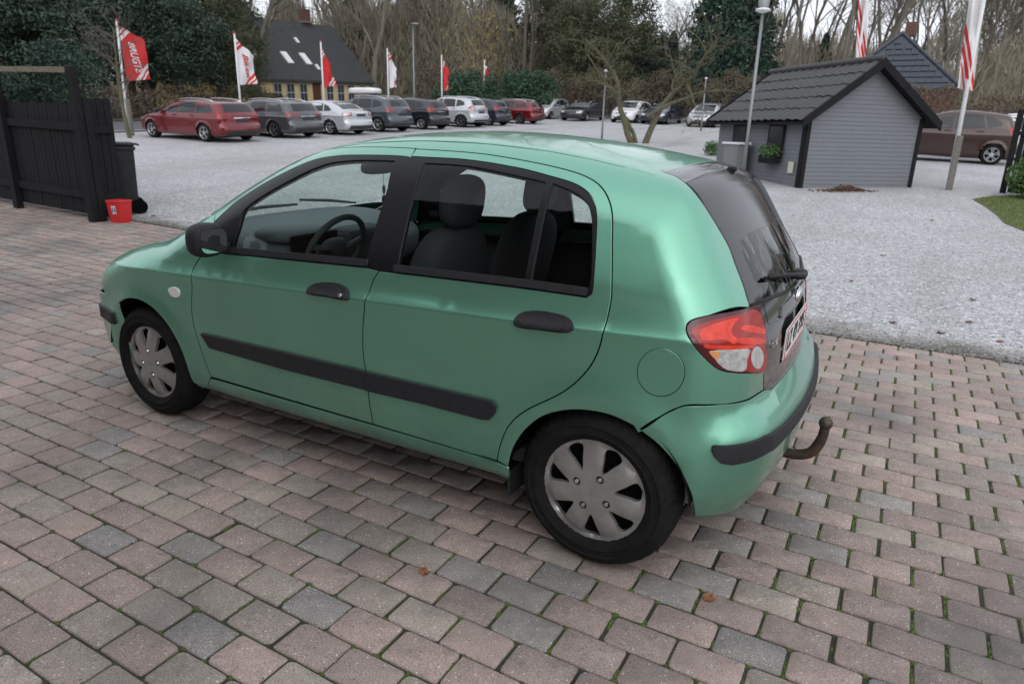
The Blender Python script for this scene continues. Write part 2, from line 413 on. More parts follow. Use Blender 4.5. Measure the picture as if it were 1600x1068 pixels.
M_joint = mat('moss_and_sand', (.045, .04, .033), .95, var=[(3.2, .6, (.05, .075, .022)), (40, .45, (.075, .11, .03)), (9, .8, (.030, .026, .022))], bump=[(180, .8, .01)])
M_moss = mat('moss', (.085, .145, .028), .95, var=[(60, .7, (.13, .20, .04)), (7, .5, (.11, .095, .03))], bump=[(300, 1, .01)])
def gravel_mat():
    m = bpy.data.materials.new('gravel'); m.use_nodes = True; t = m.node_tree; p = t.nodes['Principled BSDF']; L = t.links.new
    p.inputs['Roughness'].default_value = .85
    geo = t.nodes.new('ShaderNodeNewGeometry')
    v = t.nodes.new('ShaderNodeTexVoronoi'); v.inputs['Scale'].default_value = 42; L(geo.outputs['Position'], v.inputs['Vector'])
    v2 = t.nodes.new('ShaderNodeTexVoronoi'); v2.inputs['Scale'].default_value = 17; L(geo.outputs['Position'], v2.inputs['Vector'])
    s = t.nodes.new('ShaderNodeSeparateColor'); L(v.outputs['Color'], s.inputs[0])
    r = t.nodes.new('ShaderNodeValToRGB'); L(s.outputs[0], r.inputs[0])
    e = r.color_ramp.elements; e[0].position = 0; e[0].color = (.19, .19, .197, 1); e[1].position = 1; e[1].color = (.78, .78, .80, 1)
    k = e.new(.3); k.color = (.41, .41, .425, 1); k = e.new(.75); k.color = (.57, .57, .59, 1)
    s2 = t.nodes.new('ShaderNodeSeparateColor'); L(v2.outputs['Color'], s2.inputs[0])
    n = t.nodes.new('ShaderNodeTexNoise'); n.inputs['Scale'].default_value = .35; n.inputs['Detail'].default_value = 7; n.inputs['Roughness'].default_value = .65; L(geo.outputs['Position'], n.inputs['Vector'])
    def mr(src, a, b, lo, hi):
        x = t.nodes.new('ShaderNodeMapRange'); x.inputs[1].default_value = a; x.inputs[2].default_value = b; x.inputs[3].default_value = lo; x.inputs[4].default_value = hi; L(src, x.inputs[0]); return x.outputs[0]
    def mx(f, a, b):
        x = t.nodes.new('ShaderNodeMix'); x.data_type = 'RGBA'; L(f, x.inputs[0]); L(a, x.inputs[6])
        if isinstance(b, tuple): x.inputs[7].default_value = (*b, 1)
        else: L(b, x.inputs[7])
        return x.outputs[2]
    c = mx(mr(s2.outputs[1], .0, 1., 0, .5), r.outputs[0], (.335, .332, .337))
    c = mx(mr(n.outputs[0], .42, .70, 0, .6), c, (.29, .287, .285))
    mpg = t.nodes.new('ShaderNodeMapping'); mpg.inputs['Scale'].default_value = (1.1, .12, 1); mpg.inputs['Rotation'].default_value = (0, 0, .35); L(geo.outputs['Position'], mpg.inputs[0])
    n3 = t.nodes.new('ShaderNodeTexNoise'); n3.inputs['Scale'].default_value = 1.; n3.inputs['Detail'].default_value = 5; L(mpg.outputs[0], n3.inputs['Vector'])
    c = mx(mr(n3.outputs[0], .52, .72, 0, .5), c, (.27, .268, .268))
    sx = t.nodes.new('ShaderNodeSeparateXYZ'); L(geo.outputs['Position'], sx.inputs[0])
    n2 = t.nodes.new('ShaderNodeTexNoise'); n2.inputs['Scale'].default_value = 2.2; n2.inputs['Detail'].default_value = 6; L(geo.outputs['Position'], n2.inputs['Vector'])
    ad = t.nodes.new('ShaderNodeMath'); ad.operation = 'MULTIPLY_ADD'; L(n2.outputs[0], ad.inputs[0]); ad.inputs[1].default_value = -1.1; L(sx.outputs[1], ad.inputs[2])
    c = mx(mr(ad.outputs[0], 2.42, 2.85, .85, 0), c, (.085, .08, .06))           # dirt washed along the paving edge
    L(c, p.inputs['Base Color'])
    b = t.nodes.new('ShaderNodeBump'); b.inputs['Strength'].default_value = .9; b.inputs['Distance'].default_value = .02; b.invert = True; L(v.outputs['Distance'], b.inputs['Height']); L(b.outputs[0], p.inputs['Normal'])
    return m
M_gravel = gravel_mat()
M_asphalt = mat('asphalt', (.10, .10, .105), .85, var=[(8, .5, (.14, .14, .14)), (120, .6, (.07, .07, .07))], bump=[(200, .4, .005)])
M_soil = mat('leaf_litter', (.07, .05, .035), .95, var=[(3, .7, (.12, .07, .04)), (25, .6, (.035, .03, .022))], bump=[(30, .8, .05)])
M_grass = mat('lawn', (.10, .135, .032), .9, var=[(6, .6, (.16, .18, .05)), (60, .5, (.06, .09, .025))], bump=[(150, .8, .02)])
M_line = mat('road_paint', (.6, .6, .6), .7)
M_kerb = mat('kerb_concrete', (.36, .35, .34), .85, var=[(9, .5, (.22, .21, .2))])

def sheet(name, x0, x1, y0, y1, step, m, dz=0., kind='structure', parent=None, skirt=0):
    nx = max(1, int((x1-x0)/step)); ny = max(1, int((y1-y0)/step))
    X, Y = np.meshgrid(np.linspace(x0, x1, nx+1), np.linspace(y0, y1, ny+1))
    Z = gz(X, Y)+dz
    V = np.stack([X, Y, Z], -1).reshape(-1, 3); w = nx+1
    F = [(j*w+i, j*w+i+1, (j+1)*w+i+1, (j+1)*w+i) for j in range(ny) for i in range(nx)]
    return add(name, V, F, m, parent, smooth=True, kind=kind)
sheet('ground', -420, 420, -300, 420, 10, M_soil, -.30)
sheet('gravel_yard', -24.2, 40, 2.925, 62, .8, M_gravel, .003)
sheet('verge', -24.9, -24.2, -20, 80, .7, M_soil, .01)
sheet('road', -31.5, -24.9, -60, 160, 1.65, M_asphalt, .0)
sheet('garden_ground', -24.2, -13.4, -40, 2.9, 2, M_grass, .0)
sheet('garden_lawn', 7.05, 60, -40, 2.9, 2, M_grass, .0)
sheet('road_edge_line', -25.35, -25.22, -60, 160, 1.65, M_line, .004)
sheet('wood_floor', -80, -31.5, -60, 160, 4, M_soil, .03)
sheet('bank_floor', -24.0, 60, 60, 140, 4, M_soil, .03)

# ---- block paving: running bond, rows along the car
PITCH_Y, PLEN = .1347, .2075
PX0, PX1, PY0, PY1 = -13.5, 7.0, -5.2, 3.05
JOINTBED = sheet('paving', -15.5, 9.0, -12, 3.0, .5, M_joint, -.0075)
M_back = mat('yard_slab', (.25, .24, .235), .9, var=[(4, .5, (.18, .17, .165))])
TS_ = 1.18
TONES = [(.345, .272, .258), (.375, .295, .282), (.31, .252, .240), (.335, .295, .270), (.36, .318, .292), (.30, .265, .245), (.278, .272, .274), (.25, .246, .25), (.295, .285, .284)]
TW = np.array([3.2, 2.4, 2.2, 1.9, 1.2, 1.4, 1.0, .6, .8]); TW /= TW.sum()
def paver_geo(rng):
    """one worn block, top at z=0"""
    L = PLEN-.009+rng.uniform(-.003, .001); W = PITCH_Y-.005+rng.uniform(-.003, .001)
    P = []
    for sx, sy in ((1, 1), (-1, 1), (-1, -1), (1, -1)):
        c = rng.uniform(.009, .024) if rng.random() < .6 else .008
        cy = c*rng.uniform(.5, .9)
        a = (sx*(L/2), sy*(W/2-cy)); b = (sx*(L/2-c*.3), sy*(W/2-cy*.3)); d = (sx*(L/2-c), sy*W/2)
        P += [a, b, d] if sx*sy > 0 else [d, b, a]
    P = np.array(P); P += rng.normal(0, .0005, P.shape)
    n = len(P)
    r = np.linalg.norm(P, axis=1, keepdims=True)
    top = P-np.sign(P)*np.minimum(.0042, np.abs(P)); mid = P-np.sign(P)*.0016
    V = np.concatenate([[[0, 0, .0012]], np.c_[top, np.zeros(n)], np.c_[mid, np.full(n, -.0018)], np.c_[P, np.full(n, -.0055)], np.c_[P, np.full(n, -.05)]])
    F = [(0, 1+i, 1+(i+1) % n) for i in range(n)]
    for k in range(3):
        F += [(1+k*n+i, 1+(k+1)*n+i, 1+(k+1)*n+(i+1) % n, 1+k*n+(i+1) % n) for i in range(n)]
    return V, F
rng = np.random.default_rng(3)
PG = [paver_geo(rng) for _ in range(26)]
places = []
for r in range(int((PY0+.5194)/PITCH_Y), int((PY1+.5194)/PITCH_Y)):
    y = -.5194+r*PITCH_Y
    for k in range(-75, 45):
        x = (1.828 if r % 2 == 0 else 1.922)+(k+.5)*PLEN-PLEN*9
        if not PX0 < x < PX1: continue
        x += rng.normal(0, .0016); yy = y+rng.normal(0, .0012)
        z = float(gz(x, yy))+rng.normal(0, .0012)
        d = np.array([x, yy, z])-CAM; dep = d@CF
        u = 800+FPX*(d@CR)/dep if dep > .1 else 1e5; v = 534-FPX*(d@CU)/dep if dep > .1 else 1e5
        vis = dep > .1 and -80 < u < 1680 and -60 < v < 1120
        if not vis and (yy < -4.2 and x < -4): continue
        tone = np.array(TONES[rng.choice(len(TONES), p=TW)])*rng.uniform(.86, 1.1)*TS_*np.array([1.04, .985, .915])
        under = abs(x+.1) < 1.8 and abs(yy+0) < .72
        places.append((x, yy, z, rng.integers(len(PG)), tone, rng.normal(0, .006), (dep if vis and not under else 99)))
order = sorted(range(len(places)), key=lambda i: places[i][6])
near = set(order[:300])
def tone_attr(me, cols):
    a = me.color_attributes.new('tone', 'FLOAT_COLOR', 'POINT'); a.data.foreach_set('color', np.c_[cols, np.ones(len(cols))].astype(np.float32).ravel())
pm_cache = {}
bulk = MB(); bulkc = []; bulk_n = []
for i, (x, y, z, g, tone, rz, dep) in enumerate(places):
    V, F = PG[g]
    if i in near:
        key = (g, int(np.argmin([np.abs(np.array(t)*TS_-tone).sum() for t in TONES])))
        if key not in pm_cache:
            me = make_mesh('paver', V, F, M_paver); me.polygons.foreach_set('use_smooth', np.ones(len(me.polygons), bool)); tone_attr(me, np.tile(tone, (len(V), 1))); pm_cache[key] = me
        o = bpy.data.objects.new('paver', pm_cache[key]); COL.objects.link(o); o.parent = JOINTBED
        o.location = (x, y, z); o.rotation_euler = (rng.normal(0, .006), rng.normal(0, .006), rz)
    else:
        c, s = math.cos(rz), math.sin(rz)
        bulk.put(V@np.array([[c, s, 0], [-s, c, 0], [0, 0, 1]])+np.array([x, y, z]), F); bulkc.append(np.tile(tone, (len(V), 1)))
po = bulk.build('pavers', M_paver, JOINTBED, smooth=True, kind='stuff'); tone_attr(po.data, np.concatenate(bulkc))
# moss cushions in the cross joints and at block corners
mr_ = np.random.default_rng(11); ms = MB()
def tuft(x, y, z, rx, ry, h):
    n = 7; a = np.arange(n)*2*math.pi/n+mr_.uniform(0, 1); V = []
    for hh, s in ((-.014, 1.05), (h*.5-.004, .9), (h, .45)):
        rr = mr_.uniform(.65, 1.3, n)*s; V.append(np.stack([x+rx*rr*np.cos(a), y+ry*rr*np.sin(a), 0*a+z+hh+mr_.normal(0, .0008, n)], -1))
    V = np.concatenate(V); ms.put(V, [(k*n+q, k*n+(q+1) % n, (k+1)*n+(q+1) % n, (k+1)*n+q) for k in range(2) for q in range(n)]+[tuple(2*n+q for q in range(n))])
for i in order[:2300]:
    x, y, z = places[i][:3]
    if places[i][6] > 20: continue
    right = np.clip((x+.9)/2.6, .10, 1)
    if mr_.random() < .22+.70*right:
        m_n = mr_.integers(1, 2+int(5*right)); y0 = mr_.uniform(-.5, .5)*PITCH_Y*.7
        for q in range(m_n):
            yy = np.clip(y0+(q-m_n/2)*.018+mr_.normal(0, .004), -.062, .062); tuft(x+PLEN/2+mr_.normal(0, .0012), y+yy, z, mr_.uniform(.0045, .0085), mr_.uniform(.008, .017), mr_.uniform(-.004, .0008))
    for sy in (-1, 1):
        if mr_.random() < .12+.38*right: tuft(x+PLEN/2+mr_.normal(0, .004), y+sy*(PITCH_Y/2-mr_.uniform(0, .007)), z, mr_.uniform(.009, .018), mr_.uniform(.006, .011), mr_.uniform(-.004, .0005))
    if mr_.random() < .25*right: tuft(x+mr_.uniform(-.09, .09), y+PITCH_Y/2, z, mr_.uniform(.008, .02), .003, -.003)
ms.build('joint_moss', M_moss, JOINTBED, smooth=True, kind='stuff')

# ---- loose stones lying on the gravel
def stones(n, region, seed, smin, smax):
    g = np.random.default_rng(seed); base = np.array([(1, 0, 0), (0, 1, 0), (-1, 0, 0), (0, -1, 0), (0, 0, .7), (0, 0, -.5), (.7, .7, .25), (-.7, .6, .2)])
    O = np.array([(1, 0, 0), (0, 1, 0), (-1, 0, 0), (0, -1, 0), (0, 0, .75), (0, 0, -.6)])
    FO = np.array([(0, 1, 4), (1, 2, 4), (2, 3, 4), (3, 0, 4), (1, 0, 5), (2, 1, 5), (3, 2, 5), (0, 3, 5)])
    P = region(g, n); n = len(P)
    s = g.uniform(smin, smax, n)[:, None, None]; V = O[None]*(1+g.normal(0, .18, (n, 6, 3)))*s*np.array([1, .8, .7])
    a = g.uniform(0, 6.3, n); c, sn = np.cos(a), np.sin(a)
    V = np.stack([V[..., 0]*c[:, None]-V[..., 1]*sn[:, None], V[..., 0]*sn[:, None]+V[..., 1]*c[:, None], V[..., 2]], -1)
    P = np.c_[P, gz(P[:, 0], P[:, 1])+s[:, 0, 0]*.25]
    V = (V+P[:, None]).reshape(-1, 3); F = (FO[None]+6*np.arange(n)[:, None, None]).reshape(-1, 3)
    return V, F, np.repeat(g.choice([.15, .26, .38, .48, .60, .72], n, p=[.1, .2, .25, .2, .15, .1]), 6)
M_stone = mat('loose_gravel_stones', (.5, .5, .5), .9)
t_ = M_stone.node_tree; a_ = t_.nodes.new('ShaderNodeAttribute'); a_.attribute_name = 'tone'; t_.links.new(a_.outputs['Color'], t_.nodes['Principled BSDF'].inputs['Base Color'])
def reg_right(g, n):
    y = 2.93+(g.random(n)**1.7)*9; sp_2 = g.random(n) < .05; y = np.where(sp_2, 2.98-np.abs(g.normal(0, .05, n)), y); x = -2.5+g.random(n)*(6+.25*(y-3)); return np.stack([x, y], -1)
def reg_left(g, n):
    y = 2.93+(g.random(n)**1.4)*7; x = -9+g.random(n)*6.5; return np.stack([x, y], -1)
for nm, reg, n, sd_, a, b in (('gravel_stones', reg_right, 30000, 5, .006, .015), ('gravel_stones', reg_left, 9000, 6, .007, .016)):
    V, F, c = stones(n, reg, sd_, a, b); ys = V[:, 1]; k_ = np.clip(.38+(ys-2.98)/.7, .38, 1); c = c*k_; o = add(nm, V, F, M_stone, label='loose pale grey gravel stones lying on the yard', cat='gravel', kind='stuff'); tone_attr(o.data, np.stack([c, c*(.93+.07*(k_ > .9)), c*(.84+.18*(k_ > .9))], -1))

# ---- lawn corner on the right with blades
LAWN = np.array([gp(p)[:2] for p in ((1519, 312), (1540, 324), (1556, 336), (1570, 350), (1600, 362), (1680, 395))]+[[9.5, 9.0], [12, 15], [4.2, 15.6], [3.5, 14.8]])
LV, LF, _, _ = fill2d(resample(LAWN, .3), [], .5)
add('lawn', np.c_[LV, gz(LV[:, 0], LV[:, 1])+.012], LF, M_grass, smooth=True, kind='structure')
g = np.random.default_rng(8); lo, hi = LAWN.min(0), LAWN.max(0); B = lo+g.random((26000, 2))*(hi-lo); B = B[inpoly(B, LAWN) & (B[:, 0] < 6.5)]
n = len(B); a = g.uniform(0, 6.3, n); h = g.uniform(.02, .06, n); w = g.uniform(.003, .006, n); b0 = np.c_[B, gz(B[:, 0], B[:, 1])+.01]
dx = np.stack([np.cos(a)*w, np.sin(a)*w, 0*a], -1); tip = b0+np.stack([g.normal(0, .02, n), g.normal(0, .02, n), h], -1)
add('lawn_grass', np.stack([b0-dx, b0+dx, tip], 1).reshape(-1, 3), np.arange(3*n).reshape(-1, 3), M_grass, label='short green grass blades on the lawn corner', cat='grass', kind='stuff')

# ---- fallen leaves
M_leafb = mat('dead_leaf', (.22, .075, .03), .8, var=[(40, .7, (.30, .14, .05))])
M_leafd = mat('dead_leaf_dark', (.10, .05, .03), .85, var=[(40, .7, (.18, .08, .04))])
def leaf_geo(rng, s):
    n = 9; a = np.linspace(0, 2*math.pi, n, endpoint=False); r = s*(.55+.35*np.abs(np.sin(a*2.5))+rng.uniform(-.1, .1, n))
    V = np.concatenate([[[0, 0, .004]], np.stack([r*np.cos(a), r*.7*np.sin(a), .003+rng.uniform(0, .012, n)], -1)])
    return V, [(0, 1+i, 1+(i+1) % n) for i in range(n)]
lr = np.random.default_rng(21)
LP = [((662, 897), .028, 'small brown leaf on a pinkish paver near the rear wheel'), ((1107, 938), .034, 'orange brown leaf lying on pavers behind the rear wheel'), ((1380, 400), .05, None), ((1515, 505), .05, None), ((1470, 522), .045, None), ((1562, 535), .04, None), ((1455, 345), .06, None), ((1520, 470), .05, None), ((1395, 505), .05, None), ((1400, 560), .03, None), ((1330, 440), .04, None), ((50, 330), .05, None), ((35, 326), .05, None), ((240, 338), .05, None)]
for px, s, lb in LP:
    p = gp(px); V, F = leaf_geo(lr, s)
    add('fallen_leaf', V, F, M_leafb if lb or lr.random() < .6 else M_leafd, loc=(p[0], p[1], p[2]+.006), rz=lr.uniform(0, 6), label=lb or 'small curled brown leaf lying loose on the ground', cat='leaf', group=None if lb else 'fallen leaves on the ground')
# ================================================================== THE GREEN HATCHBACK (front towards -x, left side towards the camera)
PROF = [(-1.86, .19), (-1.955, .30), (-1.98, .45), (-1.965, .57), (-1.925, .66), (-1.85, .735), (-1.70, .805), (-1.45, .885), (-1.22, .935), (-1.08, .97), (-.97, 1.03), (-.70, 1.19), (-.42, 1.335), (-.20, 1.414), (.10, 1.457), (.45, 1.468), (.80, 1.448), (1.10, 1.41), (1.30, 1.376), (1.385, 1.352), (1.44, 1.32), (1.485, 1.265), (1.595, 1.10), (1.665, .985), (1.70, .87), (1.715, .75), (1.722, .645), (1.755, .61), (1.785, .555), (1.795, .46), (1.77, .34), (1.715, .25), (1.65, .20), (0, .17)]
SEC = spl([(.10, .70), (.17, .765), (.23, .795), (.32, .812), (.45, .819), (.60, .822), (.72, .825), (.79, .829), (.822, .834)], 6).tolist()+spl([(.832, .8325), (.862, .8165), (.945, .797), (1.01, .782), (1.15, .725), (1.30, .655), (1.40, .59), (1.5, .51)], 6).tolist()
PLAN = [(-2.05, .73), (-1.9, .815), (-1.7, .91), (-1.4, .972), (-1.1, .992), (-.6, 1.0), (.3, 1.0), (.9, .995), (1.2, .978), (1.5, .935), (1.7, .885), (1.9, .82)]
AXF, AXR, AZ = -1.2275, 1.2275, .285
HB = Body(PROF, SEC, PLAN, arches=((AXF, AZ), (AXR, AZ)), tilt=.034, crown=.088)

def paint_mat(name, col, rough=.32, metal=.45, dirt=True):
    m = bpy.data.materials.new(name); m.use_nodes = True; t = m.node_tree; p = t.nodes['Principled BSDF']; L = t.links.new
    p.inputs['Roughness'].default_value = rough; p.inputs['Metallic'].default_value = metal
    p.inputs['Coat Weight'].default_value = .8; p.inputs['Coat Roughness'].default_value = .05
    tc = t.nodes.new('ShaderNodeTexCoord')
    n = t.nodes.new('ShaderNodeTexNoise'); n.inputs['Scale'].default_value = 900; n.inputs['Detail'].default_value = 1; L(tc.outputs['Object'], n.inputs['Vector'])
    mx = t.nodes.new('ShaderNodeMix'); mx.data_type = 'RGBA'; mx.inputs[6].default_value = (*[c*.88 for c in col], 1); mx.inputs[7].default_value = (*[c*1.12 for c in col], 1); L(n.outputs[0], mx.inputs[0])
    last = mx.outputs[2]
    if dirt:
        n2 = t.nodes.new('ShaderNodeTexNoise'); n2.inputs['Scale'].default_value = 3.5; n2.inputs['Detail'].default_value = 9; n2.inputs['Roughness'].default_value = .7; L(tc.outputs['Object'], n2.inputs['Vector'])
        sx = t.nodes.new('ShaderNodeSeparateXYZ'); L(tc.outputs['Object'], sx.inputs[0])
        zr = t.nodes.new('ShaderNodeMapRange'); zr.inputs[1].default_value = .75; zr.inputs[2].default_value = .2; zr.inputs[4].default_value = .55; L(sx.outputs[2], zr.inputs[0])
        r = t.nodes.new('ShaderNodeMapRange'); r.inputs[1].default_value = .35; r.inputs[2].default_value = .75; L(n2.outputs[0], r.inputs[0])
        mu = t.nodes.new('ShaderNodeMath'); mu.operation = 'MULTIPLY'; L(zr.outputs[0], mu.inputs[0]); L(r.outputs[0], mu.inputs[1])
        m2 = t.nodes.new('ShaderNodeMix'); m2.data_type = 'RGBA'; L(mu.outputs[0], m2.inputs[0]); L(last, m2.inputs[6]); m2.inputs[7].default_value = (.10, .115, .095, 1); last = m2.outputs[2]
        r2 = t.nodes.new('ShaderNodeMapRange'); r2.inputs[3].default_value = rough-.04; r2.inputs[4].default_value = rough+.14; L(n2.outputs[0], r2.inputs[0]); L(r2.outputs[0], p.inputs['Roughness'])
        v = t.nodes.new('ShaderNodeTexVoronoi'); v.inputs['Scale'].default_value = 13; L(tc.outputs['Object'], v.inputs['Vector'])      # stone chips and specks of dirt
        s3 = t.nodes.new('ShaderNodeSeparateColor'); L(v.outputs['Color'], s3.inputs[0])
        a = t.nodes.new('ShaderNodeMath'); a.operation = 'GREATER_THAN'; a.inputs[1].default_value = .84; L(s3.outputs[0], a.inputs[0])
        b = t.nodes.new('ShaderNodeMath'); b.operation = 'LESS_THAN'; b.inputs[1].default_value = .028; L(v.outputs['Distance'], b.inputs[0])
        c = t.nodes.new('ShaderNodeMath'); c.operation = 'MULTIPLY'; L(a.outputs[0], c.inputs[0]); L(b.outputs[0], c.inputs[1])
        m3 = t.nodes.new('ShaderNodeMix'); m3.data_type = 'RGBA'; L(c.outputs[0], m3.inputs[0]); L(last, m3.inputs[6]); m3.inputs[7].default_value = (.03, .03, .025, 1); last = m3.outputs[2]
    L(last, p.inputs['Base Color']); return m
M_green = paint_mat('green_metallic_paint', (.18, .455, .325), .32, .76)
M_blackpaint = paint_mat('black_paint', (.02, .02, .022), .22, .2, False)
M_plastic = mat('black_plastic_trim', (.018, .018, .021), .6, spec=.28, var=[(30, .4, (.032, .032, .035))], bump=[(500, .15, .001)])
M_gloss = mat('black_window_frame', (.008, .008, .010), .38, spec=.25)
M_dark = mat('dark_gap', (.004, .004, .004), .95, spec=.1)
M_glass = glass_mat('side_glass', (.84, .92, .89))
M_glassr = glass_mat('rear_glass', (.40, .46, .44), dirt=.5)
M_frit = mat('ceramic_frit', (.018, .019, .022), .12)
M_rubber = mat('tyre_rubber', (.009, .009, .009), .85, spec=.15, var=[(18, .5, (.018, .0175, .017))], bump=[(300, .3, .002)])
M_cap = mat('silver_hubcap', (.35, .347, .34), .36, .6, var=[(14, .5, (.28, .268, .25)), (70, .35, (.40, .40, .39))])
M_chrome = mat('chrome', (.75, .75, .76), .15, 1.)
M_seat = mat('seat_fabric', (.045, .047, .054), .95, spec=.1, var=[(120, .5, (.04, .04, .045))])
M_trim = mat('interior_plastic', (.042, .045, .050), .75, spec=.2)
M_dash = mat('dashboard_grey', (.09, .105, .115), .65)
M_white = mat('white_lens', (.75, .74, .70), .2)
M_red = mat('red_lens', (.34, .010, .008), .25, coat=.25)
M_redb = mat('bright_red_lens', (.80, .055, .022), .35, coat=.15, var=[(45, .6, (.5, .015, .01))])
M_redd = mat('deep_red_lens', (.075, .006, .010), .15, coat=.3)
M_clear = mat('clear_lens', (.60, .60, .58), .25, .3, coat=.3, var=[(40, .7, (.35, .35, .36))], bump=[(90, .5, .004)])
M_amber = mat('amber_lens', (.7, .3, .12), .15, coat=1)
M_rust = mat('rusty_steel', (.035, .028, .024), .75, .3, var=[(30, .7, (.10, .05, .03))], bump=[(150, .4, .002)])
M_plate = mat('plate_white', (.72, .72, .71), .45)
M_ink = mat('plate_black', (.02, .02, .02), .5)
M_platered = mat('plate_red', (.55, .03, .03), .5)

CAR = empty('hatchback_car', (0, 0, 0), label='green five door hatchback with black tailgate and rusty tow ball on paving', cat='car')
def crp(ox, oy, s): return lambda *p: [(ox+a/s, oy+b/s) for a, b in p]
c5 = crp(280, 200, 3.815); c6 = crp(600, 220, 3.815); c7 = crp(980, 220, 4.109); c8 = crp(1000, 440, 3.559); c1 = crp(140, 360, 3.337); c2 = crp(760, 600, 3.3375); c3 = crp(280, 440, 2.963)
def K(px, smooth=True, n=5):
    P = HB.cast(px); return spl(P, n) if smooth and len(P) > 2 else P
def down(xy): xy = np.array(xy, float); return HB.project(np.c_[xy, np.full(len(xy), 2.2)], (0, 0, -1.))
def sidep(xz):
    xz = np.array(xz, float); return HB.project(np.c_[xz[:, 0], np.full(len(xz), -2.), xz[:, 1]], (0, 1., 0))
def J(*ls): return np.concatenate([np.asarray(l, float) for l in ls])
SIDE = Flat((0, .8, -.6)); SIDEH = Flat((0, 1, -.12)); TOP = Flat((0, 0, -1)); REARC = Cyl(.9, 1); FRONTC = Cyl(-1.05, -1)
# ---- feature lines read off the photograph, laid on the body surface
GT_F = K(c5((208, 556), (225, 505), (330, 416), (500, 296), (700, 186), (870, 134), (1000, 116), (1200, 113), (1410, 122)))
GT_R = K(c6((190, 48), (400, 60), (600, 78), (800, 110), (1000, 150), (1150, 190), (1240, 230), (1300, 280), (1340, 350), (1360, 440), (1360, 600), (1357, 900), (1342, 1010)))
RD_REAR = K([(950, 492), (940, 530), (920, 575), (880, 612), (820, 642), (796, 663), (783, 690), (776, 720)])
FD_FRONT = K([(315, 399), (303, 417), (299, 438), (299, 480), (303, 510), (314, 546), (330, 589)])
B_UP = K([(649.6, 232), (641.7, 247), (605, 368), (592, 423)], False)
B_LO = K([(592, 423), (582, 440), (571, 467), (567, 507), (567, 551), (572, 585), (577, 629), (583, 663)])
BOT_F = K([(330, 589), (583, 663)], False); BOT_R = K([(583, 663), (776, 720)], False)
BELT_F = K(c5((260, 748), (1120, 832)), False); BELT_R = K(c6((60, 786), (450, 832), (840, 880), (1205, 932)))
BO_F = K(c5((212, 556), (330, 446), (480, 345), (620, 268), (800, 190), (950, 164), (1100, 160), (1310, 165), (1383, 174)))   # outer edge of black frame
BO_R = K(c6((160, 92), (240, 96), (500, 112), (800, 160), (980, 206), (1130, 252), (1210, 302), (1250, 362), (1266, 450), (1262, 600), (1250, 800), (1238, 905), (1205, 932)))
ARCH_R = K(c2((114, 432), (140, 335), (200, 243), (290, 172), (400, 141), (520, 139), (650, 165), (780, 225)))
ARCH_R2 = K(c2((780, 225), (900, 320), (1000, 440), (1060, 560), (1085, 690)))
def arc(ax, r, a0, a1, n=24):
    a = np.radians(np.linspace(a0, a1, n)); return sidep(np.stack([ax+r*np.cos(a), AZ+r*np.sin(a)], -1))
ARCH_F = arc(AXF, .345, 178, 6, 30)
BUMPGAP = K([(998, 673), (1030, 652), (1048, 642), (1070, 634), (1107, 633), (1146, 630), (1194, 609)])
LAMP = c8((258, 245), (290, 215), (400, 185), (600, 145), (655, 135), (690, 220), (705, 300), (700, 380), (690, 490), (600, 505), (500, 500), (430, 480), (360, 420), (300, 350), (262, 285))
LAMP_OUT = K(c8((655, 135), (600, 145), (400, 185), (290, 215), (262, 240), (262, 285), (300, 350), (360, 420), (430, 480), (500, 500), (600, 505), (690, 490)))
HSEAM = K(c7((790, 1056), (780, 1030), (750, 930), (700, 800), (660, 690), (600, 580), (500, 420), (375, 270), (300, 222), (190, 188)))
LAMP_IN = K(c8((655, 135), (690, 220), (705, 300), (700, 380), (690, 490)))
LOWSEAM = K([(1194, 578), (1194, 609)], False)
DITCH = down([(-.80, -.668), (-.65, -.628), (-.5, -.59), (-.35, -.553), (-.2, -.523), (0, -.505), (.3, -.497), (.6, -.494), (.85, -.494), (1.03, -.498), (1.15, -.505)])
A0 = K([(335.5, 345)], False)
# ---- side shells
cx_ = np.arange(-1.62, 1.50, .022)
def crz(x): 
    z = np.full(x.shape, .827)
    for _ in range(8): z = .827+.034*x*np.exp(-((z-.83)/.16)**2)
    return z
CREASE = np.concatenate([sidep(np.stack([cx_, crz(cx_)+dz_], -1)) for dz_ in (-.0065, .006)])
side_out = J(DITCH, HSEAM[::-1], LAMP_OUT, LOWSEAM, BUMPGAP[::-1], ARCH_R[::-1], RD_REAR[::-1], GT_R[::-1], GT_F[::-1])
sp_ = panel(HB, SIDE, side_out, inset=.0035, crease=CREASE)
side_l, side_r = part('side_panel', sp_, M_green, CAR, both=True)
fd_low = panel(HB, SIDE, J(FD_FRONT, BOT_F[1:], B_LO[::-1], BELT_F[::-1]), inset=.0035, crease=CREASE)
fd_up = panel(HB, SIDE, J(GT_F, B_UP[1:2], BO_F[::-1][1:]), inset=.0032)
rd_sk = panel(HB, SIDE, J(GT_R, RD_REAR, BOT_R[::-1][1:], B_LO[::-1], BELT_R, BO_R[::-1][1:]), inset=.0035, crease=CREASE)
GLASS_F = K(c5((308, 728), (345, 600), (385, 486), (500, 398), (640, 318), (860, 216), (1000, 192), (1150, 188), (1288, 192)), True); GLASS_F = J(GLASS_F, K(c5((1240, 360), (1112, 812)), False))
GLASS_R = J(K(c6((240, 128), (500, 146), (800, 205), (966, 242)), True), K(c6((840, 843), (76, 762)), False))
QUART = J(K(c6((1004, 247), (1130, 300), (1200, 352), (1230, 420), (1242, 520), (1236, 800), (1222, 882)), True), K(c6((872, 850),), False))
fr_f = panel(HB, SIDE, J(BO_F, B_UP[2:], BELT_F[::-1], FD_FRONT[:1]), [GLASS_F], inset=.0006, off=-.002, rim=.02)
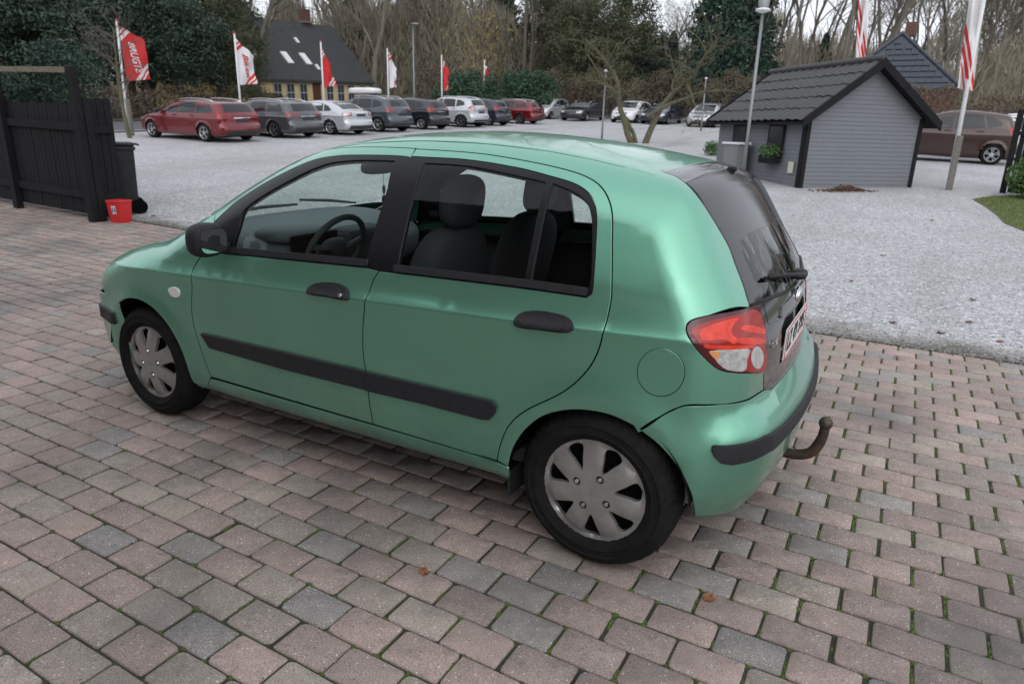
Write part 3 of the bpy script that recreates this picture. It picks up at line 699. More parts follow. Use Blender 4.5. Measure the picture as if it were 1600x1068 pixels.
fr_r = panel(HB, SIDE, J(BO_R, BELT_R[::-1][1:], B_UP[::-1][:3]), [GLASS_R, QUART], inset=.0012, off=-.002, rim=.02)
gl_f = panel(HB, SIDE, GLASS_F, inset=-.004, off=-.009, rim=0); gl_r = panel(HB, SIDE, GLASS_R, inset=-.004, off=-.009, rim=0); gl_q = panel(HB, SIDE, QUART, inset=-.004, off=-.009, rim=0)
trim_f = panel(HB, SIDE, J(FD_FRONT, BOT_F[1:], B_LO[::-1], BELT_F[::-1]), inset=.012, off=-.075, rim=.04)
trim_r = panel(HB, SIDE, J(BELT_R, RD_REAR[2:], BOT_R[::-1][1:], B_LO[::-1]), inset=.012, off=-.075, rim=.04)
# weatherstrip along the belt, side mouldings, handles
def strip3(P, w, z0, z1):
    """polygon following a belt polyline between two offsets in height"""
    return J(P+np.array([0, 0, z1]), P[::-1]+np.array([0, 0, z0]))
def seat_of(P): return HB.project(P*np.array([1, 0, 1])+np.array([0, -2., 0]), (0, 1., 0))
bs_f = panel(HB, SIDE, seat_of(strip3(BELT_F, 0, .002, .026)), off=.008, rim=.014); bs_r = panel(HB, SIDE, seat_of(strip3(BELT_R, 0, .002, .026)), off=.008, rim=.014)
def fd(n, m): return panel(HB, SIDEH, n, off=m, rim=.02, res=.02)
MO_F = K(c3((108, 240), (480, 326), (860, 415), (863, 496), (500, 405), (150, 305)), False); MO_R = J(K(c3((866, 418), (1150, 484), (1450, 553)), False), K(c3((1470, 575), (1462, 608), (1440, 635), (1410, 634)), False), K(c3((1150, 566), (869, 500)), False))
mo_f = fd(MO_F, .014); mo_r = fd(MO_R, .014)
def mouldtop(P): return panel(HB, SIDEH, P, inset=.018, off=.019, rim=.006, res=.02)
HF = K(c5((780, 985), (786, 950), (830, 926), (890, 918), (960, 926), (1008, 955), (1016, 1000), (1004, 1024), (900, 1004)), False)
HR_ = K([(807, 506), (810, 494), (824, 486), (850, 485), (880, 491), (894, 499), (897, 511), (890, 519), (850, 515), (816, 511)], False)
CUPF = spl(HB.cast(c5((800, 1000), (970, 1020), (968, 1050), (930, 1072), (880, 1068), (825, 1050))), 4, True); CUPR = spl(HB.cast([(812, 508), (880, 518), (878, 528), (862, 534), (838, 531), (818, 522)]), 4, True)
def shrinkp(P, k): c = P.mean(0); return P+(c-P)*k
for sgn in (0, 1):
    mir = sgn == 1
    def P_(n, v, m, par, **k): return part(n, v, m, par, mirror=mir, **k)
    d1 = P_('front_door', fd_low, M_green, CAR); P_('door_frame', fd_up, M_green, d1); P_('window_frame', fr_f, M_gloss, d1); P_('window_glass', gl_f, M_glass, d1)
    P_('door_trim', trim_f, M_trim, d1); P_('belt_strip', bs_f, M_plastic, d1); s_ = P_('side_moulding', mo_f, M_plastic, d1)
    hd = P_('door_handle', panel(HB, SIDEH, spl(HF, 3, True), off=.020, rim=.02, res=.01, step=.005), M_plastic, d1)
    P_('handle_flap', panel(HB, SIDEH, shrinkp(spl(HF, 3, True), .30), off=.027, rim=.01, res=.01, step=.005), M_plastic, hd)
    P_('handle_cup', panel(HB, SIDEH, CUPF, off=.0015, rim=.003, res=.01, step=.006), M_green, d1)
    d2 = P_('rear_door', rd_sk, M_green, CAR); P_('window_frame', fr_r, M_gloss, d2); P_('window_glass', gl_r, M_glass, d2); P_('quarter_glass', gl_q, M_glass, d2)
    P_('door_trim', trim_r, M_trim, d2); P_('belt_strip', bs_r, M_plastic, d2); P_('side_moulding', mo_r, M_plastic, d2)
    hd = P_('door_handle', panel(HB, SIDEH, spl(HR_, 3, True), off=.020, rim=.02, res=.01, step=.005), M_plastic, d2)
    P_('handle_flap', panel(HB, SIDEH, shrinkp(spl(HR_, 3, True), .30), off=.027, rim=.01, res=.01, step=.005), M_plastic, hd)
    P_('handle_cup', panel(HB, SIDEH, CUPR, off=.0015, rim=.003, res=.01, step=.006), M_green, d2)
    # dark jambs behind the door gaps
    for nm, L_ in (('door_jamb', J(GT_F, GT_R, RD_REAR)), ('door_jamb', J(B_UP, B_LO)), ('door_jamb', FD_FRONT), ('bumper_jamb', BUMPGAP)):
        n2 = SIDE.to2(L_); T = np.gradient(n2, axis=0); T /= np.maximum(np.linalg.norm(T, axis=1, keepdims=True), 1e-9); Nn = np.stack([-T[:, 1], T[:, 0]], -1)*.022
        a, da = SIDE.start(n2+Nn); b, db = SIDE.start(n2-Nn); va = HB.project(a, da, -.018); vb = HB.project(b, db, -.018); k = len(va)
        V = J(va, vb)*np.array([1, -1 if mir else 1, 1]); add(nm, V, [(i, i+1, k+i+1, k+i) for i in range(k-1)], M_dark, CAR)
    # pillars seen from inside
    pil = panel(HB, SIDE, J(GT_F, B_UP[1:2], BO_F[::-1][1:]), inset=0, off=-.002, rim=0); pil = (pil[0]-pil[2]*.03, pil[1], pil[2]); P_('pillar_trim', pil, M_trim, CAR)
    bpil = panel(HB, SIDE, K([(655, 236), (618, 420), (573, 420), (622, 238)], False), off=-.04, rim=0); P_('pillar_trim', bpil, M_trim, CAR)
    # sill below the doors
    sl = panel(HB, SIDEH, sidep([(-.885, .295), (-.80, .300), (.26, .303), (.86, .303), (.905, .30), (.90, .235), (.3, .225), (-.86, .225)]), inset=.001, off=-.004); P_('sill', sl, M_green, CAR)
    # front wing, headlamp, indicator
    wing_top = down([(-1.60, -.655), (-1.45, -.668), (-1.25, -.685), (-1.05, -.70), (-.88, -.712)])
    wing_fr = sidep([(-1.575, .40), (-1.585, .50), (-1.595, .58), (-1.60, .66)])
    wg = panel(HB, SIDE, J(FD_FRONT, sidep([(-.79, .25), (-.875, .25)]), ARCH_F[::-1], wing_fr, wing_top, down([(-.80, -.70), (-.72, -.725)]), A0), inset=.0035, crease=CREASE)
    w_ = P_('front_wing', wg, M_green, CAR)
    ind = P_('side_indicator', panel(HB, SIDEH, spl(HB.cast([(264.5, 452), (272, 449), (279, 452), (281.5, 459), (279, 464), (270, 462)]), 3, True), off=.008, rim=.012, res=.008, step=.004), M_white, w_)
    lampf = J(sidep([(-1.625, .745), (-1.635, .68), (-1.64, .61)]), HB.project(np.array([(-3, -.62, .60), (-3, -.45, .615), (-3, -.42, .69), (-3, -.55, .745)]), (1., 0, 0)))
    P_('headlamp', panel(HB, Flat((.75, .65, -.12)), spl(lampf, 3, True), off=.0, rim=.02), M_clear, CAR)
    # wheel-arch liners
    for ax, rr in ((AXF, .350), (AXR, .335)):
        L2 = MB(); a = np.radians(np.linspace(8, 172, 25)); ya = -.79; yb = -.52
        ring = lambda y, r: np.stack([ax+r*np.cos(a), 0*a+y, AZ+r*np.sin(a)], -1)
        V = J(ring(ya, rr), ring(yb, rr)); L2.put(V, [(i, i+1, 25+i+1, 25+i) for i in range(24)]); V2_ = ring(yb, rr); L2.put(V2_, [tuple(range(25))])
        L2.build('arch_liner', M_dark, CAR, mirror=mir)
    # tail lamp with its inner chambers
    tl = P_('tail_lamp', panel(HB, SIDE if False else Flat((-.55, .8, -.15)), K(LAMP+LAMP[:1], True)[:-1], inset=.001, off=.004, rim=.02, res=.02), M_redd, CAR)
    TLF = Flat((-.55, .8, -.15))
    def lens(nm, pts, m, off=.0055, n=4): return P_(nm, panel(HB, TLF, spl(HB.cast(c8(*pts)), n, True), off=off, rim=.002, res=.012, step=.006), m, tl)
    lens('brake_lens', ((285, 262), (400, 215), (560, 180), (650, 160), (688, 245), (696, 320), (660, 352), (520, 366), (390, 366), (335, 345)), M_red, .0052)
    lens('brake_lens', ((330, 272), (430, 228), (545, 200), (512, 245), (508, 290), (540, 318), (520, 345), (470, 318), (350, 322)), M_redb, .006)
    lens('brake_lens', ((580, 240), (690, 262), (692, 285), (560, 262)), M_redb, .006); lens('brake_lens', ((530, 335), (560, 312), (690, 318), (692, 338)), M_redb, .006)
    lens('brake_lens', ((350, 352), (640, 350), (610, 366), (372, 370)), M_redb, .006, 2)
    lens('lamp_surround', ((620, 372), (690, 352), (694, 480), (600, 494), (588, 486), (600, 420)), M_red, .0052)
    lens('reverse_lens', ((395, 388), (500, 380), (606, 374), (592, 430), (584, 488), (490, 488), (445, 462), (412, 420)), M_clear, .006)
    lens('amber_lens', ((383, 388), (440, 392), (428, 432)), M_amber, .0065, 3)
    a = np.linspace(0, 2*math.pi, 14, endpoint=False); lens('fog_lens', tuple((648+32*math.cos(t), 420+60*math.sin(t)) for t in a), M_clear, .0075, 2)
# ---- lower rear corner of the flank, under the lamp
LB_ = K(c8((690, 492), (600, 508), (500, 503)), False)
corner = panel(HB, Flat((-.6, .78, -.12)), J(BUMPGAP[22:], LOWSEAM[::-1], LB_[1:]), inset=.0035, off=-.0014)
part('flank_corner', corner, M_green, side_l); part('flank_corner', corner, M_green, side_r, mirror=True)
lk = HB.cast(c5((988, 990)))[0]; MB().lathe([(.0, -.0315), (.0075, -.0315), (.0085, -.028), (.0085, .0)], 12, axis='y', c=(lk[0], lk[1], lk[2])).build('door_lock', M_chrome, side_l)
# ---- fuel flap on the left flank
a = np.linspace(0, 2*math.pi, 48, endpoint=False)
fl = HB.cast([(1033+36.5*math.cos(t), 581.5+36.5*math.sin(t)) for t in a])
ring_o = HB.cast([(1033+37.8*math.cos(t), 581.5+37.8*math.sin(t)) for t in a])
part('fuel_flap', panel(HB, SIDEH, fl, inset=.001, off=.0025, rim=.003, res=.02), M_green, side_l)
part('flap_gap', panel(HB, SIDEH, ring_o, [fl], off=.0006, rim=0, res=.02), M_dark, side_l)
# ---- bonnet, windscreen, roof
wt = down([(-1.60, -.65), (-1.45, -.663), (-1.25, -.68), (-1.05, -.695), (-.90, -.70)])
mirp = lambda P: P[::-1]*np.array([1, -1, 1])
hood_front = down([(-1.66, -.62), (-1.76, -.45), (-1.82, -.2)]); hood_back = down([(-.92, -.60), (-1.0, -.35), (-1.03, -.0)])
hood = J(wt[::-1], hood_front, mirp(hood_front), mirp(wt[::-1]), mirp(J(wt[-1:], hood_back)))
bonnet = part('bonnet', panel(HB, TOP, J(mirp(hood_front)[:0], wt[::-1], hood_front, mirp(hood_front), mirp(wt[::-1]), mirp(hood_back)[1:] if False else mirp(J(wt[-1:], hood_back))[1:-1] if False else J(hood_back[::-1]*np.array([1, -1, 1])[None] if False else mirp(hood_back)[::-1], hood_back[::-1])), inset=.003), M_green, CAR)
ws_side = down([(-.82, -.645), (-.65, -.605), (-.5, -.568), (-.35, -.532), (-.235, -.505)])
ws_bot = down([(-.90, -.60), (-.985, -.35), (-1.01, 0)]); ws_top = down([(-.235, -.505), (-.275, -.25), (-.285, 0)])
ws = J(ws_side[::-1], ws_bot, mirp(ws_bot)[1:], mirp(ws_side[::-1]), mirp(ws_top)[1:] if False else mirp(ws_top)[::1][1:] if False else (ws_top*np.array([1, -1, 1]))[1:], ws_top[::-1][1:-1])
WS = Flat((.5, 0, -.86))
band = MB()
part('windscreen', panel(HB, WS, ws, inset=.002, off=-.004, rim=0), M_glass, CAR)
a_side = down([(-.80, -.672), (-.65, -.632), (-.5, -.594), (-.35, -.557), (-.2, -.527)])
roof_side = down([(-.215, -.515), (0, -.500), (.3, -.492), (.6, -.489), (.85, -.489), (1.03, -.493), (1.15, -.500), (1.262, -.512)])
roof_end = J(HSEAM[-1:], down([(1.285, -.35), (1.30, -.15), (1.305, 0)])); roof_fr = down([(-.225, -.505), (-.262, -.25), (-.272, 0)])
roof_poly = J(roof_side, roof_end[1:], mirp(roof_end[1:])[1:], mirp(roof_side), (roof_fr*np.array([1, -1, 1]))[1:-1], roof_fr[::-1][:-1])
part('roof', panel(HB, TOP, roof_poly, inset=.002), M_green, CAR)
part('headliner', panel(HB, TOP, roof_poly, inset=.02, off=-.035, rim=0), M_trim, CAR)
# screen pillars between glass and wing
for s_ in (1, -1):
    n = len(ws_side); V = J(ws_side, DITCH[:5]); 
    pa = panel(HB, SIDE, J(ws_side, down([(-.215, -.518)]), a_side[::-1]), inset=.0005, off=-.002)
    part('screen_pillar', pa, M_gloss, CAR, mirror=s_ < 0)
# ---- black tailgate
TG = Flat((-.6, 0, -.8)); TGG = Flat((-.9, 0, -.45)); TGL = Flat((-1, 0, -.08))
i_top = int(np.argmin(np.abs(HSEAM[:, 2]-HB.cast(c7((375, 270)))[0, 2])))
seam_top = HSEAM[i_top:]; seam_gl = HSEAM[:i_top+1]
gt = J(HSEAM[i_top:i_top+1], HB.cast(c7((520, 215), (640, 178))), )
ycen = HB.project(np.array([(3., 0, 1.352), (3., -.25, 1.347)]), (-1., 0, 0))
gtop = J(HSEAM[i_top:i_top+1], ycen[1:], ycen[:1])
tg_top = J(seam_top, roof_end[1:], mirp(roof_end[1:])[1:], mirp(seam_top), (gtop*np.array([1, -1, 1]))[1:], gtop[::-1][1:-1])
tailgate = part('tailgate', panel(HB, TG, tg_top, inset=.002), M_blackpaint, CAR, label='black tailgate that does not match the green body')
glow = HB.project(np.array([(3., -.40, .955), (3., -.2, .94), (3., 0, .935)]), (-1., 0, 0))
gpoly = J(seam_gl[::-1], glow, mirp(glow)[1:], mirp(seam_gl[::-1]), (gtop*np.array([1, -1, 1]))[1:], gtop[::-1][1:-1])
def shrink(P, k): c = P.mean(0); return P+(c-P)*k
g_in = J(HB.project(np.array([(3., -.385, 1.285), (3., 0, 1.295), (3., .385, 1.285), (3, .425, 1.22), (3, .44, 1.05), (3., .42, 1.005), (3., 0, .985), (3., -.42, 1.005), (3, -.44, 1.05), (3, -.425, 1.22)]), (-1., 0, -.1)))
g_in = spl(g_in, 4, True)
part('glass_border', panel(HB, TGG, gpoly, [g_in], inset=.002, off=.001), M_frit, tailgate)
part('rear_window', panel(HB, TGG, g_in, inset=-.003, off=-.001, rim=0), M_glassr, tailgate)
low_l = J(glow[:1]*0+HSEAM[:1], LAMP_IN, LOWSEAM)
low_bot = HB.project(np.array([(3., -.40, .634), (3., 0, .634)]), (-1., 0, 0))
lowpoly = J(low_l, low_bot, mirp(low_bot)[1:], mirp(low_l), mirp(glow)[0:0] if False else (glow*np.array([1, -1, 1]))[0:], glow[::-1][1:])
rec = HB.project(np.array([(3., -.285, .69), (3., -.285, .83), (3., -.21, .865), (3., .21, .865), (3., .285, .83), (3., .285, .69)]), (-1., 0, 0))
part('tailgate_lower', panel(HB, TGL, lowpoly, [rec], inset=.002), M_blackpaint, tailgate)
part('plate_recess', panel(HB, TGL, rec, inset=-.01, off=-.022, rim=0), M_blackpaint, tailgate)
hndl = HB.project(np.array([(3., -.30, .872), (3., 0, .878), (3., .30, .872), (3., .27, .905), (3., 0, .915), (3., -.27, .905)]), (-1., 0, 0))
part('tailgate_grip', panel(HB, TGL, hndl, off=.007, rim=.009, res=.02), M_blackpaint, tailgate)
px_ = float(HB.project(np.array([(3., 0, .76)]), (-1., 0, 0))[0, 0])
pl = MB().box((px_-.004, 0, .762), (.006, .505, .115), bev=.002).build('number_plate', M_plate, tailgate)
mb = MB()
for yy in (-.249, .249): mb.box((px_+.0, yy, .762), (.0025, .002, .112))
for zz in (.7065, .8175): mb.box((px_+.0, 0, zz), (.0025, .5, .002))
mb.build('plate_border', M_platered, pl)
mb = MB(); xg = px_+.0005
glyphs = [(-.20, 'L'), (-.145, 'Z'), (-.06, '4'), (-.005, '9'), (.075, '3'), (.13, '9'), (.185, '5')]
def text_mesh(s, size, ext=.0, bold=.0):
    cu = bpy.data.curves.new('t', 'FONT'); cu.body = s; cu.size = size; cu.extrude = ext; cu.offset = bold; cu.align_x = 'CENTER'; cu.align_y = 'CENTER'; cu.resolution_u = 3
    o = bpy.data.objects.new('t', cu); COL.objects.link(o); dg = bpy.context.evaluated_depsgraph_get(); me = bpy.data.meshes.new_from_object(o.evaluated_get(dg))
    V = np.array([v.co[:] for v in me.vertices]); F = [tuple(p.vertices) for p in me.polygons]
    bpy.data.objects.remove(o); bpy.data.curves.remove(cu); bpy.data.meshes.remove(me); return V, F
for gy, ch in glyphs:                                            # oblique in the photo: read as far as it can be
    TV, TF = text_mesh(ch, .098, .0008, .0015); mb.put(np.stack([TV[:, 2]+xg, gy+TV[:, 0]*.82, .762+TV[:, 1]], -1), TF)
mb.build('plate_characters', M_ink, pl, kind='stuff')
V, F = text_mesh('GETZ', .030, .0015, .0005); bx = HB.project(np.array([(3., -.38, .80)]), (-1., 0, 0))[0]
nb_ = HB.grad(bx[None])[0]; ta = np.cross((0, 0, 1.), nb_); ta /= np.linalg.norm(ta)
add('model_lettering', bx+np.outer(V[:, 0], ta)+np.outer(V[:, 1], np.array([0, 0, 1.]))+np.outer(V[:, 2]+.003, nb_), F, M_chrome, tailgate)
eb = MB(); e0 = HB.project(np.array([(3., 0, .898)]), (-1., 0, 0))[0]; a = np.linspace(0, 2*math.pi, 25)
eb.tube(np.stack([0*a+e0[0]+.008, .052*np.cos(a), e0[2]+.032*np.sin(a)], -1), .0045, 6, cap=False)
for yy in (-.016, .016): eb.tube([(e0[0]+.009, yy-.007, e0[2]-.025), (e0[0]+.010, yy+.007, e0[2]+.025)], .007, 6)
eb.tube([(e0[0]+.010, -.018, e0[2]-.004), (e0[0]+.010, .018, e0[2]+.004)], .006, 6); eb.build('emblem', M_chrome, tailgate, smooth=True)
# rear wiper, washer jet, seam ledge under the glass
wp = HB.project(np.array([(3., 0.02, .975)]), (-1., 0, 0))[0]; wl = HB.project(np.array([(3., -.36, 1.02), (3., -.18, 1.005)]), (-1., 0, 0))
wb = MB().blob(wp+np.array([.025, 0, 0]), (.055, .075, .04), 3); wb.tube([wp+np.array([.045, 0, 0]), wp+np.array([.045, -.08, .012]), wl[1]+np.array([.035, 0, 0]), wl[0]+np.array([.022, 0, 0])], [.010, .009, .007, .005], 8)
wb.tube([wp+np.array([.02, -.10, .012]), wl[0]+np.array([.010, 0, -.003])], [.006, .006], 6); wb.build('rear_wiper', M_plastic, tailgate, smooth=True)
jt = HB.project(np.array([(1.40, -.0, 2.)]), (0, 0, -1.))[0]; MB().blob(jt+np.array([.0, 0, .006]), (.036, .026, .022), 3).build('washer_jet', M_plastic, tailgate, smooth=True)
ld = J(HSEAM[:1], glow); ld2 = J(ld, mirp(glow)[1:], mirp(HSEAM[:1])); MB().tube(ld2+np.array([.002, 0, 0]), .006, 6).build('glass_ledge', M_plastic, tailgate, smooth=True)
# ---- bumpers
bl = J(BUMPGAP, LOWSEAM[1:]) if False else BUMPGAP
bt = J(bl, HB.project(np.array([(3., -.38, .638), (3., 0, .640)]), (-1., 0, 0)))
bb = HB.project(np.array([(3., 0, .235), (3., -.4, .235)]), (-1., 0, 0)); bcorner = ARCH_R2[::-1]
rb_poly = J(bt, mirp(bt)[1:], mirp(bcorner[::1]) if False else (bcorner*np.array([1, -1, 1]))[::-1], (bb*np.array([1, -1, 1]))[::-1], bb[1:], bcorner)
rbump = part('rear_bumper', panel(HB, REARC, rb_poly, inset=.0035, res=.04), M_green, CAR)
def cylpts(cy, rng_, z): a = np.radians(rng_); return HB.project(np.stack([cy.xc+cy.g*2.2*np.cos(a), 2.2*np.sin(a), 0*a+z], -1), np.stack([-cy.g*np.cos(a), -np.sin(a), 0*a], -1))
bsL = K(c8((392, 935), (396, 912), (410, 905), (480, 908), (600, 890), (700, 850), (800, 782), (880, 690)), False); bsB = K(c8((405, 965), (440, 1000), (500, 1010), (600, 990), (700, 940), (780, 870), (850, 790)), False)
mid_t = cylpts(REARC, np.array([-8., 0.]), bsL[-1, 2]-.004); mid_b = cylpts(REARC, np.array([0., -8.]), bsB[-1, 2]+.002)
st_poly = J(bsL, mid_t, mirp(bsL)[0:], (bsB*np.array([1, -1, 1])), mid_b, bsB[::-1])
part('bumper_strip', panel(HB, REARC, st_poly, off=.014, rim=.02, res=.025), M_plastic, rbump)
fa = np.linspace(-66, 66, 34)
fb_poly = J(cylpts(FRONTC, fa, .595), cylpts(FRONTC, fa[::-1], .20))
fbump = part('front_bumper', panel(HB, FRONTC, fb_poly, inset=.002, res=.04), M_green, CAR)
part('bumper_strip', panel(HB, FRONTC, J(cylpts(FRONTC, fa[1:-1], .515), cylpts(FRONTC, fa[::-1][1:-1], .455)), off=.012, rim=.02), M_plastic, fbump)
part('grille', panel(HB, FRONTC, J(cylpts(FRONTC, np.linspace(-26, 26, 12), .69), cylpts(FRONTC, np.linspace(26, -26, 12), .60)), off=-.004, rim=.01), M_plastic, CAR)
part('front_panel', panel(HB, FRONTC, J(cylpts(FRONTC, np.linspace(-34, 34, 16), .76), cylpts(FRONTC, np.linspace(34, -34, 16), .59)), off=-.012, rim=0), M_green, CAR)
# ---- tow bar
tb = MB(); tb.tube(spl([(1.56, 0, .255), (1.70, 0, .246), (1.785, 0, .246), (1.838, 0, .270), (1.866, 0, .33), (1.873, 0, .385)], 5), [.021]*21+[.0195]*5, 10); tow = tb.build('tow_bar', M_rust, CAR, smooth=True)
tb = MB(); th_ = np.linspace(-1.3, 1.57, 9); tb.lathe([(.0265*math.cos(t), .405+.0265*math.sin(t)) for t in th_], 16, c=(1.873, 0, 0)); tb.build('tow_ball', mat('worn_tow_ball', (.10, .075, .06), .5, .6, var=[(60, .6, (.05, .035, .03))]), tow, smooth=True)
tb = MB().box((1.685, -.11, .235), (.035, .10, .065), bev=.008); tb.build('tow_socket', M_rust, tow)
MB().box((1.70, -.20, .25), (.02, .10, .05), bev=.005).build('rear_reflector', M_red, rbump)
# ---- underside
MB().box((-.12, 0, .205), (2.9, 1.2, .07)).build('underbody', M_dark, CAR)
MB().box((.02, 0, .225), (1.72, 1.42, .07)).build('floor_shade_pan', M_dark, CAR)  # wide floor box added to deepen the shade under the car
ex = MB().tube([(1.2, .35, .22), (1.66, .35, .22)], .025, 10); ex.build('exhaust', M_rust, CAR)
for y in (-.78,): MB().box((.90, -.735, .225), (.008, .13, .10)).build('mud_flap', M_plastic, CAR)
MB().box((.90, .735, .225), (.008, .13, .10)).build('mud_flap', M_plastic, CAR)
# ---- wheels
def tyre_mesh():
    R, W = .291, .178; b = MB(); n = 144
    prof = [(.186, -.5*W+.022), (.201, -.5*W+.006), (.214, -.5*W-.001), (.218, -.5*W-.004), (.222, -.5*W-.001), (.242, -.5*W), (.246, -.5*W-.0035), (.250, -.5*W+.001), (.266, -.5*W+.008), (.279, -.5*W+.020), (R-.004, -.5*W+.034), (R, -.5*W+.055), (R, -.012), (R-.007, -.010), (R-.007, .010), (R, .012), (R, .5*W-.055), (R-.004, .5*W-.034), (.279, .5*W-.020), (.245, .5*W), (.19, .5*W-.006), (.178, .5*W-.022)]
    def jit(k, j):
        on = ((j+(k % 2)) % 3 == 0)
        return np.where(on & (8 < k) & (k < 19), -.007, 0.)
    return b.lathe(prof, n, axis='y', jit=jit)
def hubcap():
    R = .186; n7 = 7
    circ = lambda r, n=84: np.stack([r*np.cos(np.linspace(0, 2*math.pi, n, endpoint=False)), r*np.sin(np.linspace(0, 2*math.pi, n, endpoint=False))], -1)
    holes = []
    for k in range(n7):
        a = 2*math.pi*(k+.15)/n7; u = np.array([math.cos(a), math.sin(a)]); v = np.array([-u[1], u[0]])
        shp = spl([(.078, 0), (.090, .008), (.115, .017), (.142, .029), (.155, .027), (.161, 0), (.155, -.027), (.142, -.029), (.115, -.017), (.090, -.008)], 3, True)
        holes.append(np.outer(shp[:, 0], u)+np.outer(shp[:, 1], v))
    for k in range(4):
        a = 2*math.pi*(k+.5)/4+.2; c = .058*np.array([math.cos(a), math.sin(a)]); holes.append(c+.0135*np.stack([np.cos(np.linspace(0, 2*math.pi, 14, endpoint=False)), np.sin(np.linspace(0, 2*math.pi, 14, endpoint=False))], -1))
    V2, F, nb, loops = fill2d(circ(R), holes, .011)
    def hgt(p):
        r = np.hypot(p[:, 0], p[:, 1]); an = np.arctan2(p[:, 1], p[:, 0])*n7/2-math.pi*.15
        sp = np.abs(np.sin(an))                                                  # 1 mid spoke
        h = np.interp(r, [0, .04, .075, .10, .14, .162, .170, .178, .186], [.006, .006, .004, .0025, -.006, -.016, -.013, -.010, -.016])
        return h+np.where((r > .08) & (r < .165), (sp-.6)*.013*np.clip((r-.08)/.03, 0, 1), 0)
    V = np.c_[V2[:, 0], -hgt(V2), V2[:, 1]]
    nn = np.cross(V[F[:, 1]]-V[F[:, 0]], V[F[:, 2]]-V[F[:, 0]])[:, 1].sum()
    F = [tuple(f[::-1]) if nn > 0 else tuple(f) for f in F]
    Vs = [V]; n = len(V); s0 = 0
    for l in loops:
        m = len(l); idx = np.arange(s0, s0+m); s0 += m; Vs.append(V[idx]+np.array([0, .016, 0]))
        F += [(idx[i], idx[(i+1) % m], n+(i+1) % m, n+i) for i in range(m)]; n += m
    return np.concatenate(Vs), F
HV, HF_ = hubcap()
def wheel(ax, side, ang, steer=0.):
    w = empty('wheel', (ax, side*.716, AZ+.004)); w.parent = CAR
    V0 = np.concatenate(tyre_mesh().V); o = tyre_mesh().build('tyre', M_rubber, w, smooth=True); autosmooth(o, 28)
    c, s = math.cos(ang), math.sin(ang); V = HV@np.array([[c, 0, s], [0, 1, 0], [-s, 0, c]])*np.array([1.09, 1, 1.09])+np.array([0, -.082, 0])
    h = add('hubcap', V, HF_, M_cap, w); autosmooth(h, 40)
    disc = MB().lathe([(.02, -.045), (.10, -.045), (.10, -.03), (.165, -.03), (.18, -.05), (.182, .06), (.0, .06)], 40, axis='y'); disc.build('brake_drum', M_dark, w, smooth=False)
    for k in range(4):
        a = 2*math.pi*(k+.5)/4+.2+0; x, z = .0632*math.cos(a), .0632*math.sin(a); xr_, zr_ = x*c-z*s, x*s+z*c
        x2 = np.array([x, 0, z])@np.array([[c, 0, s], [0, 1, 0], [-s, 0, c]])
        nb2 = MB().lathe([(.0, -.088), (.007, -.088), (.0095, -.083), (.0115, -.06)], 10, axis='y', c=(x2[0], 0, x2[2])); nb2.build('wheel_nut', M_chrome, h)
    d_ = np.array([(0, 0, .016), (.011, 0, 0), (0, 0, -.016), (-.011, 0, 0)]); dm = MB(); dm.put(J(d_+np.array([0, -.0905, 0]), d_*.55+np.array([0, -.0905, 0])), [(0, 1, 5, 4), (1, 2, 6, 5), (2, 3, 7, 6), (3, 0, 4, 7)]); dm.build('cap_emblem', M_cap, h)
    if side > 0: w.rotation_euler = (0, 0, math.pi)
    return w
wheel(AXR, -1, .12); wheel(AXF, -1, .75); wheel(AXR, 1, .4); wheel(AXF, 1, 0)
# ---- door mirrors
for mir in (False, True):
    mc = np.array([-.565, -.885, .995]); sgn = -1 if mir else 1
    def flipv(o):
        return o
    b = MB().blob(mc, (.11, .165, .145), 2.8, nu=28, nv=16); hs_ = b.build('door_mirror', M_plastic, CAR, smooth=True, mirror=mir)
    MB().box((-.57, -.80, .955), (.07, .09, .045), bev=.012).build('mirror_foot', M_plastic, hs_, mirror=mir)
    a_ = np.linspace(0, 2*math.pi, 32, endpoint=False); sq = lambda v: np.sign(v)*np.abs(v)**.55; g2 = MB().put(np.stack([0*a_+mc[0]+.0535, mc[1]+.064*sq(np.cos(a_)), mc[2]+.050*sq(np.sin(a_))], -1), [tuple(range(32))]); g2.build('mirror_glass', mat('mirror_silver', (.55, .57, .57), .03, 1.), hs_, smooth=True, mirror=mir)
# ---- aerial
MB().tube([(-.05, .0, 1.45), (.35, 0, 1.62)], [.004, .002], 6).build('aerial', M_plastic, CAR) if False else None
# ---- interior
cabin = MB(); cabin.box((.15, 0, .30), (2.3, 1.40, .06)); cabin.box((-.98, 0, .60), (.06, 1.35, .60)); cabin.box((1.30, 0, .48), (.65, 1.2, .32)); cabin.build('cabin_floor', M_trim, CAR)
ds = MB(); ds.blob((-.78, 0, .86), (.62, 1.36, .28), 3.2, rot=rotm('Y', rad(8)), nu=36, nv=18); ds.blob((-.60, -.36, .965), (.26, .40, .09), 2.6); dash = ds.build('dashboard', M_dash, CAR, smooth=True)
MB().box((-.50, 0, .80), (.16, .30, .34), bev=.03).build('centre_console', M_trim, dash); MB().box((-.462, -.36, .925), (.02, .30, .10), bev=.008).build('instrument_panel', M_dark, dash)
sw = MB(); C0 = np.array([-.33, -.36, .905]); tilt = rotm('Y', rad(-65)); a = np.linspace(0, 2*math.pi, 41)
sw.tube((np.stack([.18*np.cos(a), .18*np.sin(a), 0*a], -1)@tilt.T)+C0, .0145, 8, cap=False); sw.blob(C0+np.array([-.02, 0, -.01]), (.15, .17, .06), 2.8, rot=tilt)
for t in (.25, math.pi-.25, math.pi*1.5): sw.tube([C0+tilt@np.array([.05*math.sin(t), .05*math.cos(t), -.01]), C0+tilt@np.array([.175*math.sin(t), .175*math.cos(t), 0])], .016, 6)
